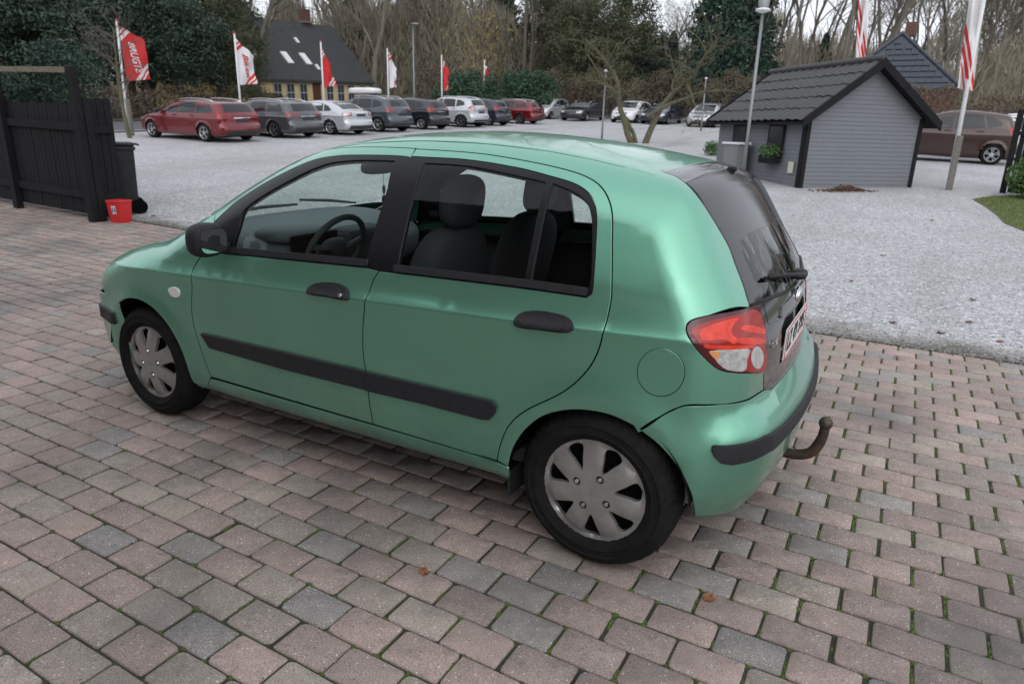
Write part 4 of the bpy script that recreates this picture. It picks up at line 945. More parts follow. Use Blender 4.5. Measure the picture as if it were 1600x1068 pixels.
sw.tube([C0, C0+np.array([-.30, 0, -.12])], .03, 8); sw.build('steering_wheel', M_trim, CAR, smooth=True)
def seat(y, x=.16, w=.48, name='front_seat'):
    s = empty(name, (x, y, .34)); s.parent = CAR
    MB().blob((-.22, 0, .14), (.54, w, .20), 3.6, nu=28).build('cushion', M_seat, s, smooth=True)
    MB().blob((.13, 0, .42), (.17, w, .66), 3.4, rot=rotm('Y', rad(14)), nu=28, nv=16).build('backrest', M_seat, s, smooth=True)
    MB().blob((.235, 0, .845), (.105, .27, .22), 3.0, rot=rotm('Y', rad(8)), nu=24).build('headrest', M_seat, s, smooth=True)
    for yy in (-.06, .06): MB().tube([(.20, yy, .66), (.232, yy, .80)], .006, 6).build('headrest_post', M_chrome, s)
    return s
seat(-.355); seat(.355)
rs = empty('rear_seat', (1.12, 0, .36)); rs.parent = CAR
MB().blob((-.24, 0, .12), (.50, 1.22, .20), 4, nu=28).build('cushion', M_seat, rs, smooth=True); MB().blob((.08, 0, .36), (.16, 1.22, .52), 4, rot=rotm('Y', rad(20)), nu=28).build('backrest', M_seat, rs, smooth=True)
for y in (-.33, .33): MB().blob((.17, y, .665), (.09, .26, .13), 3, rot=rotm('Y', rad(12))).build('headrest', M_seat, rs, smooth=True)
im = MB().blob((-.36, 0, 1.275), (.045, .24, .065), 3.2); im.tube([(-.37, 0, 1.27), (-.40, 0, 1.33)], .01, 6); imo = im.build('rear_view_mirror', M_trim, CAR, smooth=True)
hg = MB().tube([(-.35, .03, 1.25), (-.35, .03, 1.19)], .0015, 4); hg.blob((-.35, .03, 1.165), (.014, .02, .05), 2.2, nu=8, nv=6); hg.blob((-.35, .03, 1.115), (.02, .03, .05), 2.2, nu=8, nv=6); hg.tube([(-.35, .03, 1.09), (-.35, .03, 1.05)], .003, 4); hg.build('hanging_ornament', M_trim, CAR, smooth=True)
wpz = lambda x, y: float(down([(x, y)])[0, 2])
for y0, y1 in ((-.52, .02), (.0, .50)):
    q = [(-.925, y0, wpz(-.925, y0)+.018), (-.955, (y0+y1)/2, wpz(-.955, (y0+y1)/2)+.02), (-.975, y1, wpz(-.975, y1)+.018)]; MB().tube(q, [.007, .010, .007], 6).build('windscreen_wiper', M_plastic, CAR)
# ================================================================== THE YARD: fence, bin, flags, shed, lamps
def plane_basis(x, y, rz):
    """matrix that sets a thing on the sloping ground, turned by rz"""
    e = .8; c, s = math.cos(rz), math.sin(rz)
    ex = np.array([c, s, (gz(x+c*e, y+s*e)-gz(x-c*e, y-s*e))/(2*e)]); ey = np.array([-s, c, (gz(x-s*e, y+c*e)-gz(x+s*e, y-c*e))/(2*e)])
    ex /= np.linalg.norm(ex); ez = np.cross(ex, ey); ez /= np.linalg.norm(ez); ey = np.cross(ez, ex)
    return Matrix(((ex[0], ey[0], ez[0], x), (ex[1], ey[1], ez[1], y), (ex[2], ey[2], ez[2], float(gz(x, y))), (0, 0, 0, 1)))
M_fence = mat('black_stained_wood', (.011, .011, .013), .75, spec=.2, var=[(6, .6, (.018, .018, .021)), (40, .4, (.008, .008, .009))], bump=[(60, .5, .004)])
M_bin = mat('bin_plastic', (.018, .02, .025), .5, spec=.3, var=[(10, .4, (.04, .042, .048))])
M_redbox = mat('red_plastic', (.60, .02, .02), .4, var=[(15, .3, (.45, .02, .02))])
M_label = mat('white_sticker', (.75, .75, .76), .5)
# ---- fence on the left
def fence(x0, x1, y, label):
    f = empty('board_fence', (x0, y, float(gz(x0, y))), label=label, cat='fence')
    bw = .098; n = int((x1-x0)/bw); bd = MB().box((0, 0, .80), (bw-.006, .022, 1.42), bev=.003).build('board', M_fence, f); 
    for i in range(n):
        o = bd if i == 0 else bd.copy()
        if i: COL.objects.link(o)
        x = (i+.5)*bw; o.location = (x, random.uniform(-.003, .003), float(gz(x0+x, y)-gz(x0, y))+random.uniform(-.004, .004)); o.scale = (1, 1, random.uniform(.995, 1.01))
    for x in np.arange(x1-x0, -.1, -1.93):
        MB().box((x, -.055, float(gz(x0+x, y)-gz(x0, y))+.98), (.13, .09, 1.98), bev=.006).build('post', M_fence, f)
    z0, z1 = 0., float(gz(x1, y)-gz(x0, y)); L = x1-x0
    for h, t in ((.30, .10), (1.18, .10)):
        MB().put([(0, -.045, z0+h), (L, -.045, z1+h), (L, -.012, z1+h), (0, -.012, z0+h), (0, -.045, z0+h+t), (L, -.045, z1+h+t), (L, -.012, z1+h+t), (0, -.012, z0+h+t)], [(0, 1, 5, 4), (3, 7, 6, 2), (4, 5, 6, 7), (0, 3, 2, 1), (1, 2, 6, 5), (0, 4, 7, 3)]).build('rail', M_fence, f)
    MB().put([(0, -.07, z0+1.90), (L, -.07, z1+1.90), (L, .02, z1+1.90), (0, .02, z0+1.90), (0, -.07, z0+1.97), (L, -.07, z1+1.97), (L, .02, z1+1.97), (0, .02, z0+1.97)], [(0, 1, 5, 4), (3, 7, 6, 2), (4, 5, 6, 7), (0, 3, 2, 1), (1, 2, 6, 5), (0, 4, 7, 3)]).build('top_rail', mat('lit_rail_wood', (.20, .17, .13), .85, var=[(20, .6, (.09, .08, .065))]), f)  # rail coloured pale to carry the light on its top
    return f
fence(-13.3, -7.58, 2.62, 'black stained board fence with posts and a pale top rail')
fg = empty('fence_wing', (-7.60, 2.655, float(gz(-7.60, 2.655))), label='short black board panel set across the end of the fence', cat='fence')
for i in range(4): MB().box((.0, .02+i*.1, .82), (.024, .094, 1.55), bev=.003).build('board', M_fence, fg)
MB().box((.05, .0, .80), (.10, .09, 1.60), bev=.005).build('post', M_fence, fg)
for h in (.32, 1.2): MB().box((.03, .17, h), (.04, .32, .09)).build('rail', M_fence, fg)
# ---- wheelie bin and red container
bx = np.array([-8.02, 3.20]); bn = empty('wheelie_bin', (bx[0], bx[1], float(gz(*bx))), rz=rad(-28), label='dark grey wheelie bin standing behind the end of the fence', cat='bin')
bm_ = MB(); T = [(-.21, -.24), (.21, -.24), (.21, .24), (-.21, .24)]
V = [(x*.93, y*.9+.03, .04) for x, y in T]+[(x*1.12, y*1.12, .93) for x, y in T]; bm_.put(V, [(0, 1, 5, 4), (1, 2, 6, 5), (2, 3, 7, 6), (3, 0, 4, 7), (3, 2, 1, 0)]); bm_.box((0, 0, .92), (.51, .58, .05), bev=.012); bm_.build('tub', M_bin, bn)
lid = MB().box((0, -.01, .975), (.53, .60, .045), bev=.02).build('lid', M_bin, bn); MB().tube([(-.24, .33, .97), (.24, .33, .97)], .016, 8).build('handle', M_bin, bn)
for s in (-1, 1): MB().lathe([(.0, -.03), (.10, -.03), (.105, -.02), (.105, .02), (.10, .03), (0, .03)], 24, axis='x', c=(s*.235, .25, .105)).build('wheel', M_dark, bn)
rx = gp((190, 347)); rb_ = empty('red_container', rx, rz=rad(12), label='small red plastic container with a white sticker beside the fence', cat='container')
b = MB(); T = [(-.115, -.10), (.115, -.10), (.115, .10), (-.115, .10)]; V = [(x*.82, y*.82, .0) for x, y in T]+[(x, y, .27) for x, y in T]; b.put(V, [(0, 1, 5, 4), (1, 2, 6, 5), (2, 3, 7, 6), (3, 0, 4, 7), (3, 2, 1, 0), (4, 5, 6, 7)]); b.build('tub', M_redbox, rb_); MB().box((0, 0, .285), (.245, .215, .03), bev=.008).build('lid', M_redbox, rb_)
MB().put([(-.036, -.094, .12), (.036, -.094, .12), (.038, -.102, .225), (-.038, -.102, .225)], [(0, 1, 2, 3)]).build('sticker', M_label, rb_)
for k in (-.018, .018): MB().box((k, -.100, .175), (.016, .004, .07)).build('sticker_mark', mat('sticker_ink', (.10, .12, .2), .5), rb_)
# ---- flags
M_pole = mat('white_pole', (.68, .68, .69), .4, var=[(4, .4, (.5, .5, .5))]); M_greypost = mat('grey_weathered_post', (.20, .19, .17), .9, var=[(14, .6, (.11, .105, .09))], bump=[(40, .5, .01)])
def flag_mat(name, ground, stripe, bands):
    m = bpy.data.materials.new(name); m.use_nodes = True; t = m.node_tree; p = t.nodes['Principled BSDF']; L = t.links.new; p.inputs['Roughness'].default_value = .8
    uv = t.nodes.new('ShaderNodeUVMap'); s = t.nodes.new('ShaderNodeSeparateXYZ'); L(uv.outputs[0], s.inputs[0])
    a = t.nodes.new('ShaderNodeMath'); a.operation = 'MULTIPLY_ADD'; L(s.outputs[0], a.inputs[0]); a.inputs[1].default_value = .62; L(s.outputs[1], a.inputs[2])
    cur = None
    for lo, hi in bands:
        g1 = t.nodes.new('ShaderNodeMath'); g1.operation = 'GREATER_THAN'; g1.inputs[1].default_value = lo; L(a.outputs[0], g1.inputs[0])
        g2 = t.nodes.new('ShaderNodeMath'); g2.operation = 'LESS_THAN'; g2.inputs[1].default_value = hi; L(a.outputs[0], g2.inputs[0])
        mu = t.nodes.new('ShaderNodeMath'); mu.operation = 'MULTIPLY'; L(g1.outputs[0], mu.inputs[0]); L(g2.outputs[0], mu.inputs[1])
        if cur is None: cur = mu.outputs[0]
        else:
            ad = t.nodes.new('ShaderNodeMath'); ad.operation = 'MAXIMUM'; L(cur, ad.inputs[0]); L(mu.outputs[0], ad.inputs[1]); cur = ad.outputs[0]
    mx = t.nodes.new('ShaderNodeMix'); mx.data_type = 'RGBA'; L(cur, mx.inputs[0]); mx.inputs[6].default_value = (*ground, 1); mx.inputs[7].default_value = (*stripe, 1); L(mx.outputs[2], p.inputs['Base Color'])
    p.inputs['Subsurface Weight'].default_value = 0
    return m
RED, WHT = (.58, .028, .03), (.72, .70, .71)
BANDS = [(.10, .15), (.19, .28), (1.22, 1.33), (1.39, 1.46)]
MF_R = flag_mat('red_flag', RED, WHT, BANDS); MF_W = flag_mat('white_flag', WHT, RED, BANDS)
MF_W2 = flag_mat('striped_flag', WHT, RED, [(.12, .20), (.90, 1.02), (1.09, 1.22), (1.30, 1.36)]); M_fink_w = mat('flag_ink_white', WHT, .8); M_fink_r = mat('flag_ink_red', RED, .8)
def flag(base, top_px, corners, m, label, text=None, ink=None, post=None, x_plane=True, wav=.04, seed=0, plane=None, r=.045):
    """corners px: hoist top, fly top, fly bottom, hoist bottom"""
    base = np.array(base, float); get = plane
    f = empty('flag', base, label=label, cat='flag', group=None)
    tp = get(top_px)-base
    MB().tube([(0, 0, 0), tp*.5, tp], [r, r*.9, r*.8], 10).build('pole', M_pole, f, smooth=True); MB().blob(tp+np.array([0, 0, .03]), (.10, .10, .09), 2, nu=10, nv=6).build('finial', mat('red_cap', (.5, .03, .03), .5), f, smooth=True)
    if post: MB().box((post[0], post[1], post[2]/2), (.12, .12, post[2]), bev=.01).build('post', M_greypost, f)
    A, B, C_, D = [get(p)-base for p in corners]; n = 22; nr = np.cross(B-A, D-A); nr /= np.linalg.norm(nr); rg = np.random.default_rng(seed); ph = rg.uniform(0, 6, 3)
    def S(u, v):
        u = np.asarray(u)[..., None]; v = np.asarray(v)[..., None]
        base_ = (A*(1-u)+B*u)*(1-v)+(D*(1-u)+C_*u)*v
        w = wav*np.sqrt(u)*(np.sin(u*7+v*5+ph[0])+.5*np.sin(u*13-v*4+ph[1])+.35*np.sin(u*3-v*11+ph[2])); return base_+w*nr
    U, W = np.meshgrid(np.linspace(0, 1, n), np.linspace(0, 1, n)); V = S(U, W).reshape(-1, 3)
    F = [(j*n+i, j*n+i+1, (j+1)*n+i+1, (j+1)*n+i) for j in range(n-1) for i in range(n-1)]
    cl = add('cloth', V, F, m, f, smooth=True); uvl = cl.data.uv_layers.new(name='UVMap'); lu = np.array([l.vertex_index for l in cl.data.loops]); uvl.data.foreach_set('uv', np.stack([U.ravel()[lu], W.ravel()[lu]], -1).astype(np.float32).ravel())
    if text:
        TV, TF = text_mesh(text, .30, 0, .008); wdt = TV[:, 0].max()-TV[:, 0].min(); tx = TV[:, 0]/wdt; ty = TV[:, 1]
        # lettering runs down the cloth
        k = .60; uu = .48+ty*1.25+tx*.14; vv = .53+tx*k
        for sg in (1, -1):
            P = S(np.clip(uu, .02, .98), np.clip(vv, .02, .98))+nr*.008*sg; add('lettering', P, TF, ink, cl)
    return f
xp = lambda x: (lambda p: at_x(p, x))
b1 = at_x((202, 213), -22.6); b1[2] = gz(b1[0], b1[1])
flag(b1, (182, 33), [(185, 40), (224, 62), (236, 124), (198, 127)], MF_R, 'red flag lettered BRUGTE with white stripes beside a thin bare tree', 'BRUGTE', M_fink_w, post=(.10, .05, 1.25), plane=xp(-22.6), seed=1)
rows = [((366, 53), [(368, 60), (397, 88), (400, 131), (375, 133)], MF_W, 'white flag lettered BILER in red above a dark estate car', 'BILER', M_fink_r),
        ((501, 66), [(503, 74), (514, 100), (527, 134), (506, 136)], MF_R, 'limp red flag with a white foot in front of the house door', None, None),
        ((605, 76), [(607, 80), (618, 106), (620, 136), (609, 138)], MF_W, 'white flag with red foot stripes next to a tall street lamp', None, None),
        ((690, 86), [(692, 92), (699, 108), (702, 140), (693, 143)], MF_R, 'narrow red flag over the silver crossover car', None, None),
        ((757, 94), [(758, 100), (763, 112), (762, 142), (757, 143)], MF_R, 'thin red and white flag in front of yellowing branches', None, None)]
for i, (tp, co, m, lb, tx, ink) in enumerate(rows):
    p = at_x(tp, -23.0); flag((p[0], p[1], float(gz(p[0], p[1]))), tp, co, m, lb, tx, ink, plane=xp(-23.0), seed=i+4, wav=.07)
br = gp((1481, 296)); yp = lambda y: (lambda p: at_y(p, y))
flag(br, (1545, -40), [(1542, -18), (1515, -8), (1496, 138), (1520, 142)], MF_W2, 'white and red twisted flag on a pole with a grey timber post', None, None, post=(.02, -.09, 1.15), plane=yp(br[1]), seed=12, wav=.10, r=.05)
b2 = np.array([.6, 21.5, float(gz(.6, 21.5))]); q_ = at_y((1345, 90), 21.5); b2[0] = q_[0]
flag(b2, (1362, -60), [(1362, -45), (1344, -40), (1337, 92), (1353, 92)], MF_W2, 'white and red rolled flag rising behind the shed roof', None, None, plane=yp(21.5), seed=15, wav=.10)
# ---- lamps and plain posts
M_galv = mat('galvanised_steel', (.26, .275, .28), .5, .6, var=[(6, .4, (.26, .27, .28))])
def lamp(base, h, label, head=True, r=.045, arm=None):
    L_ = empty('street_lamp', base, label=label, cat='lamp'); MB().tube([(0, 0, 0), (0, 0, h*.3), (0, 0, h)], [r*1.3, r, r*.75], 10).build('pole', M_galv, L_, smooth=True)
    if head == 'arm': MB().blob((.22, -.1, h+.02), (.55, .22, .12), 2.6, nu=14, nv=8).build('lamp_head', M_galv, L_, smooth=True)
    elif head:
        MB().lathe([(.03, h-.02), (.17, h+.03), (.13, h+.07), (.04, h+.10)], 16).build('lamp_head', M_label, L_, smooth=True); MB().lathe([(.10, h+.06), (.13, h+.30), (.02, h+.36)], 16).build('lamp_glass', M_galv, L_, smooth=True)
    else: MB().blob((0, 0, h), (.16, .16, .10), 2, nu=12, nv=6).build('lamp_head', M_label, L_, smooth=True)
    return L_
p = at_x((647, 150), -24.0); lamp((p[0], p[1], float(gz(p[0], p[1]))), 5.2, 'tall street lamp with a short arm behind the parked cars', 'arm')
lq = CAM[:2]+(gp((1163, 258))[:2]-CAM[:2])*.80; lamp((lq[0], lq[1], float(gz(*lq))), float(at_y((1184, 20), lq[1])[2]-gz(*lq)), 'galvanised lamp post standing in front of the grey shed', True, .040)
lamp(gp((940, 222)), 2.65, 'slim steel post left of the twisted tree', False, .035); lamp(gp((1095, 205)), 2.7, 'slim steel post beside the silver car and shed', False, .04)
# ---- the grey shed
SA = np.array([-.10, 13.48]); SB = np.array([1.99, 15.39]); ux = (SB-SA)/np.linalg.norm(SB-SA); SW = float(np.linalg.norm(SB-SA)); uy = np.array([-ux[1], ux[0]])
SD = 3.65; sz = float(gz(*SA)); shed = empty('garden_shed', (SA[0], SA[1], sz), rz=math.atan2(ux[1], ux[0]), label='grey weatherboarded shed with black gable trim and dark tiled roof', cat='shed')
M_board = mat('grey_painted_board', (.160, .170, .188), .6, var=[(5, .35, (.135, .143, .16)), (60, .25, (.19, .2, .22))], bump=[(90, .2, .002)]); M_tile = mat('dark_roof_tile', (.050, .049, .052), .65, var=[(5, .55, (.085, .083, .082)), (30, .4, (.035, .035, .033))], bump=[(60, .4, .004)])
WH, AP = 1.50, 2.52                                               # wall and apex height
bh = .088; n = int(AP/bh)+1
for i in range(n):
    z0, z1 = i*bh, (i+1)*bh-.004
    def half(z): return SW/2 if z < WH else max(0, SW/2*(AP-z)/(AP-WH))
    a0, a1 = half(z0), half(z1)
    if a1 < .03: break
    c = SW/2; V = [(c-a0, -.020, z0), (c+a0, -.020, z0), (c+a1, -.012, z1), (c-a1, -.012, z1), (c-a0, .0, z0), (c+a0, .0, z0), (c+a1, .0, z1), (c-a1, .0, z1)]
    MB().put(V, [(0, 1, 2, 3), (0, 4, 5, 1), (3, 2, 6, 7)]).build('board', M_board, shed)
sb = MB().put([(-.020, 0, 0), (-.020, SD, 0), (-.012, SD, bh-.004), (-.012, 0, bh-.004), (0, 0, 0), (0, SD, 0), (0, SD, bh-.004), (0, 0, bh-.004)], [(1, 0, 3, 2), (0, 1, 5, 4), (2, 3, 7, 6)]).build('side_board', M_board, shed)
for i in range(int(WH/bh)+1):
    o = sb if i == 0 else sb.copy()
    if i: COL.objects.link(o)
    o.location = (0, 0, i*bh)
core = MB(); core.put([(.0, .0, -.3), (SW, 0, -.3), (SW, 0, WH), (SW/2, 0, AP), (0, 0, WH), (0, SD, -.3), (SW, SD, -.3), (SW, SD, WH), (SW/2, SD, AP), (0, SD, WH)], [(0, 1, 2, 3, 4), (9, 8, 7, 6, 5), (0, 4, 9, 5), (1, 6, 7, 2)]); core.build('wall', M_board, shed)
for x in (.03, SW-.03): MB().box((x, -.035, WH/2), (.09, .03, WH), bev=.004).build('corner_post', M_fence, shed)
MB().box((-.035, .03, WH/2), (.03, .09, WH), bev=.004).build('corner_post', M_fence, shed)
slope = math.atan2(AP-WH, SW/2); rl = SW/2/math.cos(slope)+.34; OV = .26
tm = MB(); tw, tl_ = .30, rl/5+.03; nx_ = 7
V = []; 
for k in range(nx_): 
    x = tw*k/(nx_-1); z = .015*math.sin(2*math.pi*k/(nx_-1)-.6); V += [(0, x, z), (tl_, x, z+.0)]
V = np.array(V); Vb = V-np.array([0, 0, .018]); m_ = len(V); tm.put(J(V, Vb), [(2*k, 2*k+1, 2*k+3, 2*k+2) for k in range(nx_-1)]+[(m_+2*k, m_+2*k+2, m_+2*k+3, m_+2*k+1) for k in range(nx_-1)]+[(2*k+1, m_+2*k+1, m_+2*k+3, 2*k+3) for k in range(nx_-1)]+[(0, 2, m_+2, m_), (2*nx_-1, 2*nx_-2, m_+2*nx_-2, m_+2*nx_-1)])
tile0 = tm.build('roof_tile', M_tile, shed); first = True; ncol = int((SD+2*OV-.1)/.285)
for sd_ in (-1, 1):
    for r in range(5):
        for k in range(ncol):
            o = tile0 if first else tile0.copy()
            if not first: COL.objects.link(o)
            first = False; d = r*rl/5
            # local +x runs down the slope
            px = SW/2+sd_*d*math.cos(slope); pz = AP+.10-d*math.sin(slope)+.012*random.random()+.010
            y = -OV+.04+k*.285
            if sd_ < 0: R = Matrix(((-math.cos(slope), 0, -math.sin(slope)), (0, -1, 0), (-math.sin(slope), 0, math.cos(slope)))); y += .30
            else: R = Matrix(((math.cos(slope), 0, math.sin(slope)), (0, 1, 0), (-math.sin(slope), 0, math.cos(slope))))
            R = R @ Matrix.Rotation(rad(-2.2), 3, 'Y') if False else R
            o.matrix_local = Matrix.Translation((px, y, pz)) @ R.to_4x4() @ Matrix.Rotation(rad(-3), 4, 'Y')
for sd_ in (-1, 1):
    dk = MB(); e = np.array([SW/2+sd_*rl*math.cos(slope), AP+.055-rl*math.sin(slope)]); a = np.array([SW/2, AP+.055])
    dk.put([(a[0], -OV+.02, a[1]), (e[0], -OV+.02, e[1]), (e[0], SD+OV-.02, e[1]), (a[0], SD+OV-.02, a[1]), (a[0], -OV+.02, a[1]-.05), (e[0], -OV+.02, e[1]-.05), (e[0], SD+OV-.02, e[1]-.05), (a[0], SD+OV-.02, a[1]-.05)], [(0, 1, 2, 3), (7, 6, 5, 4), (0, 4, 5, 1), (1, 5, 6, 2), (2, 6, 7, 3)]); dk.build('roof_deck', M_fence, shed)
    for yb in (-OV, SD+OV):
        g_ = MB(); g_.put([(a[0], yb-.02, a[1]+.09), (e[0], yb-.02, e[1]+.09), (e[0], yb-.02, e[1]-.10), (a[0], yb-.02, a[1]-.10), (a[0], yb+.02, a[1]+.09), (e[0], yb+.02, e[1]+.09), (e[0], yb+.02, e[1]-.10), (a[0], yb+.02, a[1]-.10)], [(0, 1, 2, 3), (7, 6, 5, 4), (0, 4, 5, 1), (1, 5, 6, 2), (2, 6, 7, 3)]); g_.build('barge_board', M_fence, shed)
MB().tube([(SW/2, -OV, AP+.15), (SW/2, SD+OV, AP+.15)], .07, 8).build('ridge_tile', M_tile, shed)
# window, cabinet, planter on the long wall
def wallbox(y, z, sy, sz_, d, nm, m, par=shed, x=-.04): return MB().box((x-d/2, y, z), (d, sy, sz_), bev=.004).build(nm, m, par)
for y in (1.0, 2.55):
    w_ = wallbox(y, .98, .62, .72, .03, 'window_frame', M_fence); wallbox(y, .98, .50, .60, .01, 'pane', M_glassd if 'M_glassd' in globals() else M_frit, w_, x=-.066)
wallbox(.28, .42, .14, .24, .05, 'meter_box', mat('cream_plastic', (.55, .53, .42), .5), shed)
cab = empty('meter_cabinet', (SA[0]+uy[0]*2.2-ux[0]*.32, SA[1]+uy[1]*2.2-ux[1]*.32, float(gz(*(SA+uy*2.2)))-.02), rz=math.atan2(ux[1], ux[0]), label='pale grey utility cabinet standing against the shed wall', cat='cabinet')
M_cab = mat('cabinet_grey', (.20, .205, .21), .6); MB().box((0, 0, .38), (.30, .62, .76), bev=.01).build('body', M_cab, cab); MB().box((0, 0, .79), (.38, .74, .05), bev=.012).build('lid', M_label, cab)
MB().box((-.153, 0, .38), (.01, .52, .60), bev=.004).build('door', M_cab, cab)
M_leafg = mat('green_leaf', (.06, .135, .04), .5, var=[(3, .5, (.13, .19, .06))])
def leafball(c, size, n, s, seed, squash=1.):
    g = np.random.default_rng(seed); d = g.normal(size=(n, 3)); d /= np.linalg.norm(d, axis=1, keepdims=True); P = d*(g.random((n, 1))**.4)*np.array(size)/2+np.array(c)
    return leafquads(P, s, g)
def leafquads(P, s, g, up=.3):
    n = len(P); a = g.normal(size=(n, 3)); a /= np.linalg.norm(a, axis=1, keepdims=True); b = np.cross(a, g.normal(size=(n, 3))); b /= np.maximum(np.linalg.norm(b, axis=1, keepdims=True), 1e-6)
    L = (s*g.uniform(.6, 1.3, n))[:, None]; W = L*.45; nn = np.cross(a, b)*L*.12
    V = np.stack([P-a*L*.5, P+b*W*.5+nn, P+a*L*.5, P-b*W*.5+nn], 1).reshape(-1, 3)
    return V, np.arange(4*n).reshape(-1, 4)
pp = SA+uy*1.0-ux*.16; pl_ = empty('window_box', (pp[0], pp[1], float(gz(*pp))+.42), rz=math.atan2(ux[1], ux[0]), label='dark window box of green plants hung under the shed window', cat='planter')
MB().box((0, 0, .09), (.17, .62, .17), bev=.01).build('box', M_fence, pl_); V, F = leafball((0, 0, .28), (.34, .80, .34), 420, .08, 4); add('plant', V, F, M_leafg, pl_)
pq = gp((1112, 243)); V, F = leafball((0, 0, .22), (.6, .6, .5), 350, .11, 5); sh_ = empty('small_shrub', pq, label='little green shrub at the far corner of the shed', cat='shrub'); add('foliage', V, F, M_leafg, sh_); MB().tube([(0, 0, 0), (0, 0, .25)], .02, 6).build('stem', M_rust, sh_)
# leaf heap by the shed
lp = gp((1322, 299)); g = np.random.default_rng(9); n = 420; P = np.stack([g.normal(0, .30, n), g.normal(0, .10, n), 0*g.random(n)], -1); P[:, 2] = g.random(n)*.11*np.exp(-(P[:, 0]/.32)**2)+.01
c_, s_2 = ux; P = np.stack([P[:, 0]*c_-P[:, 1]*s_2, P[:, 0]*s_2+P[:, 1]*c_, P[:, 2]], -1)+lp; V, F = leafquads(P, .075, g)
add('leaf_heap', V, F, M_leafd, label='heap of brown leaves blown against the shed gable', cat='leaves', kind='stuff')
# ---- right hand fence end with laurel
fp = gp((1566, 302)); f2 = empty('fence_end', fp, label='end of a black board fence beside a glossy green bush', cat='fence')
MB().box((.0, 0, .85), (.11, .11, 1.75), bev=.006).build('post', M_fence, f2)
for i in range(12): MB().box((.13+i*.105, .0, .80), (.098, .022, 1.55), bev=.003).build('board', M_fence, f2)
for h in (.3, 1.25): MB().box((.65, -.03, h), (1.3, .035, .09)).build('rail', M_fence, f2)
V, F = leafball((.42, -.75, .42), (1.0, .9, .9), 1700, .12, 6); bs = empty('laurel_bush', fp, label='glossy green laurel bush in front of the fence end', cat='bush'); add('foliage', V, F, M_leafg, bs); MB().tube([(.42, -.75, 0), (.42, -.75, .4)], .03, 6).build('stem', M_rust, bs)
# ---- brick house behind the photographer (seen in the window reflections)
def brick_mat():
    m = bpy.data.materials.new('red_brick'); m.use_nodes = True; t = m.node_tree; p = t.nodes['Principled BSDF']; L = t.links.new; p.inputs['Roughness'].default_value = .9
    tc = t.nodes.new('ShaderNodeTexCoord'); mp = t.nodes.new('ShaderNodeMapping'); mp.inputs['Rotation'].default_value = (rad(90), 0, 0); L(tc.outputs['Object'], mp.inputs[0])
    b = t.nodes.new('ShaderNodeTexBrick'); b.inputs['Scale'].default_value = 1; b.inputs['Brick Width'].default_value = .24; b.inputs['Row Height'].default_value = .067; b.inputs['Mortar Size'].default_value = .006
    b.inputs['Color1'].default_value = (.13, .045, .03, 1); b.inputs['Color2'].default_value = (.09, .032, .022, 1); b.inputs['Mortar'].default_value = (.16, .14, .12, 1); L(mp.outputs[0], b.inputs['Vector']); L(b.outputs[0], p.inputs['Base Color']); return m
M_brick = brick_mat(); bhz = empty('brick_house', (-3.0, -5.4, 0), label='dark red brick house behind the photographer mirrored in the car windows', cat='house')
BX0, BX1, BH_ = -9., 5.6, 5.0
MB().put([(BX0, 0, -.2), (BX1, 0, -.2), (BX1, 0, BH_), (BX0, 0, BH_), (BX0, -8, -.2), (BX1, -8, -.2), (BX1, -8, BH_), (BX0, -8, BH_)], [(1, 0, 3, 2), (4, 5, 6, 7), (0, 4, 7, 3), (5, 1, 2, 6)]).build('wall', M_brick, bhz)
MB().put([(BX0-.4, .5, BH_-.2), (BX1+.4, .5, BH_-.2), (BX1+.4, -4, 8.4), (BX0-.4, -4, 8.4), (BX0-.4, -8.5, BH_-.2), (BX1+.4, -8.5, BH_-.2), (BX0-.4, .5, BH_-.08), (BX1+.4, .5, BH_-.08)], [(1, 0, 6, 7), (6, 3, 2, 7), (3, 4, 5, 2), (0, 1, 5, 4), (0, 4, 3, 6), (1, 7, 2, 5)]).build('roof', M_tile, bhz)
for x in (-7, -3.6, 3.9):
    w_ = MB().box((x, .02, 1.45), (1.3, .06, 1.2), bev=.01).build('window', M_label, bhz); MB().box((x, .055, 1.45), (1.1, .01, 1.0)).build('pane', M_frit, w_)
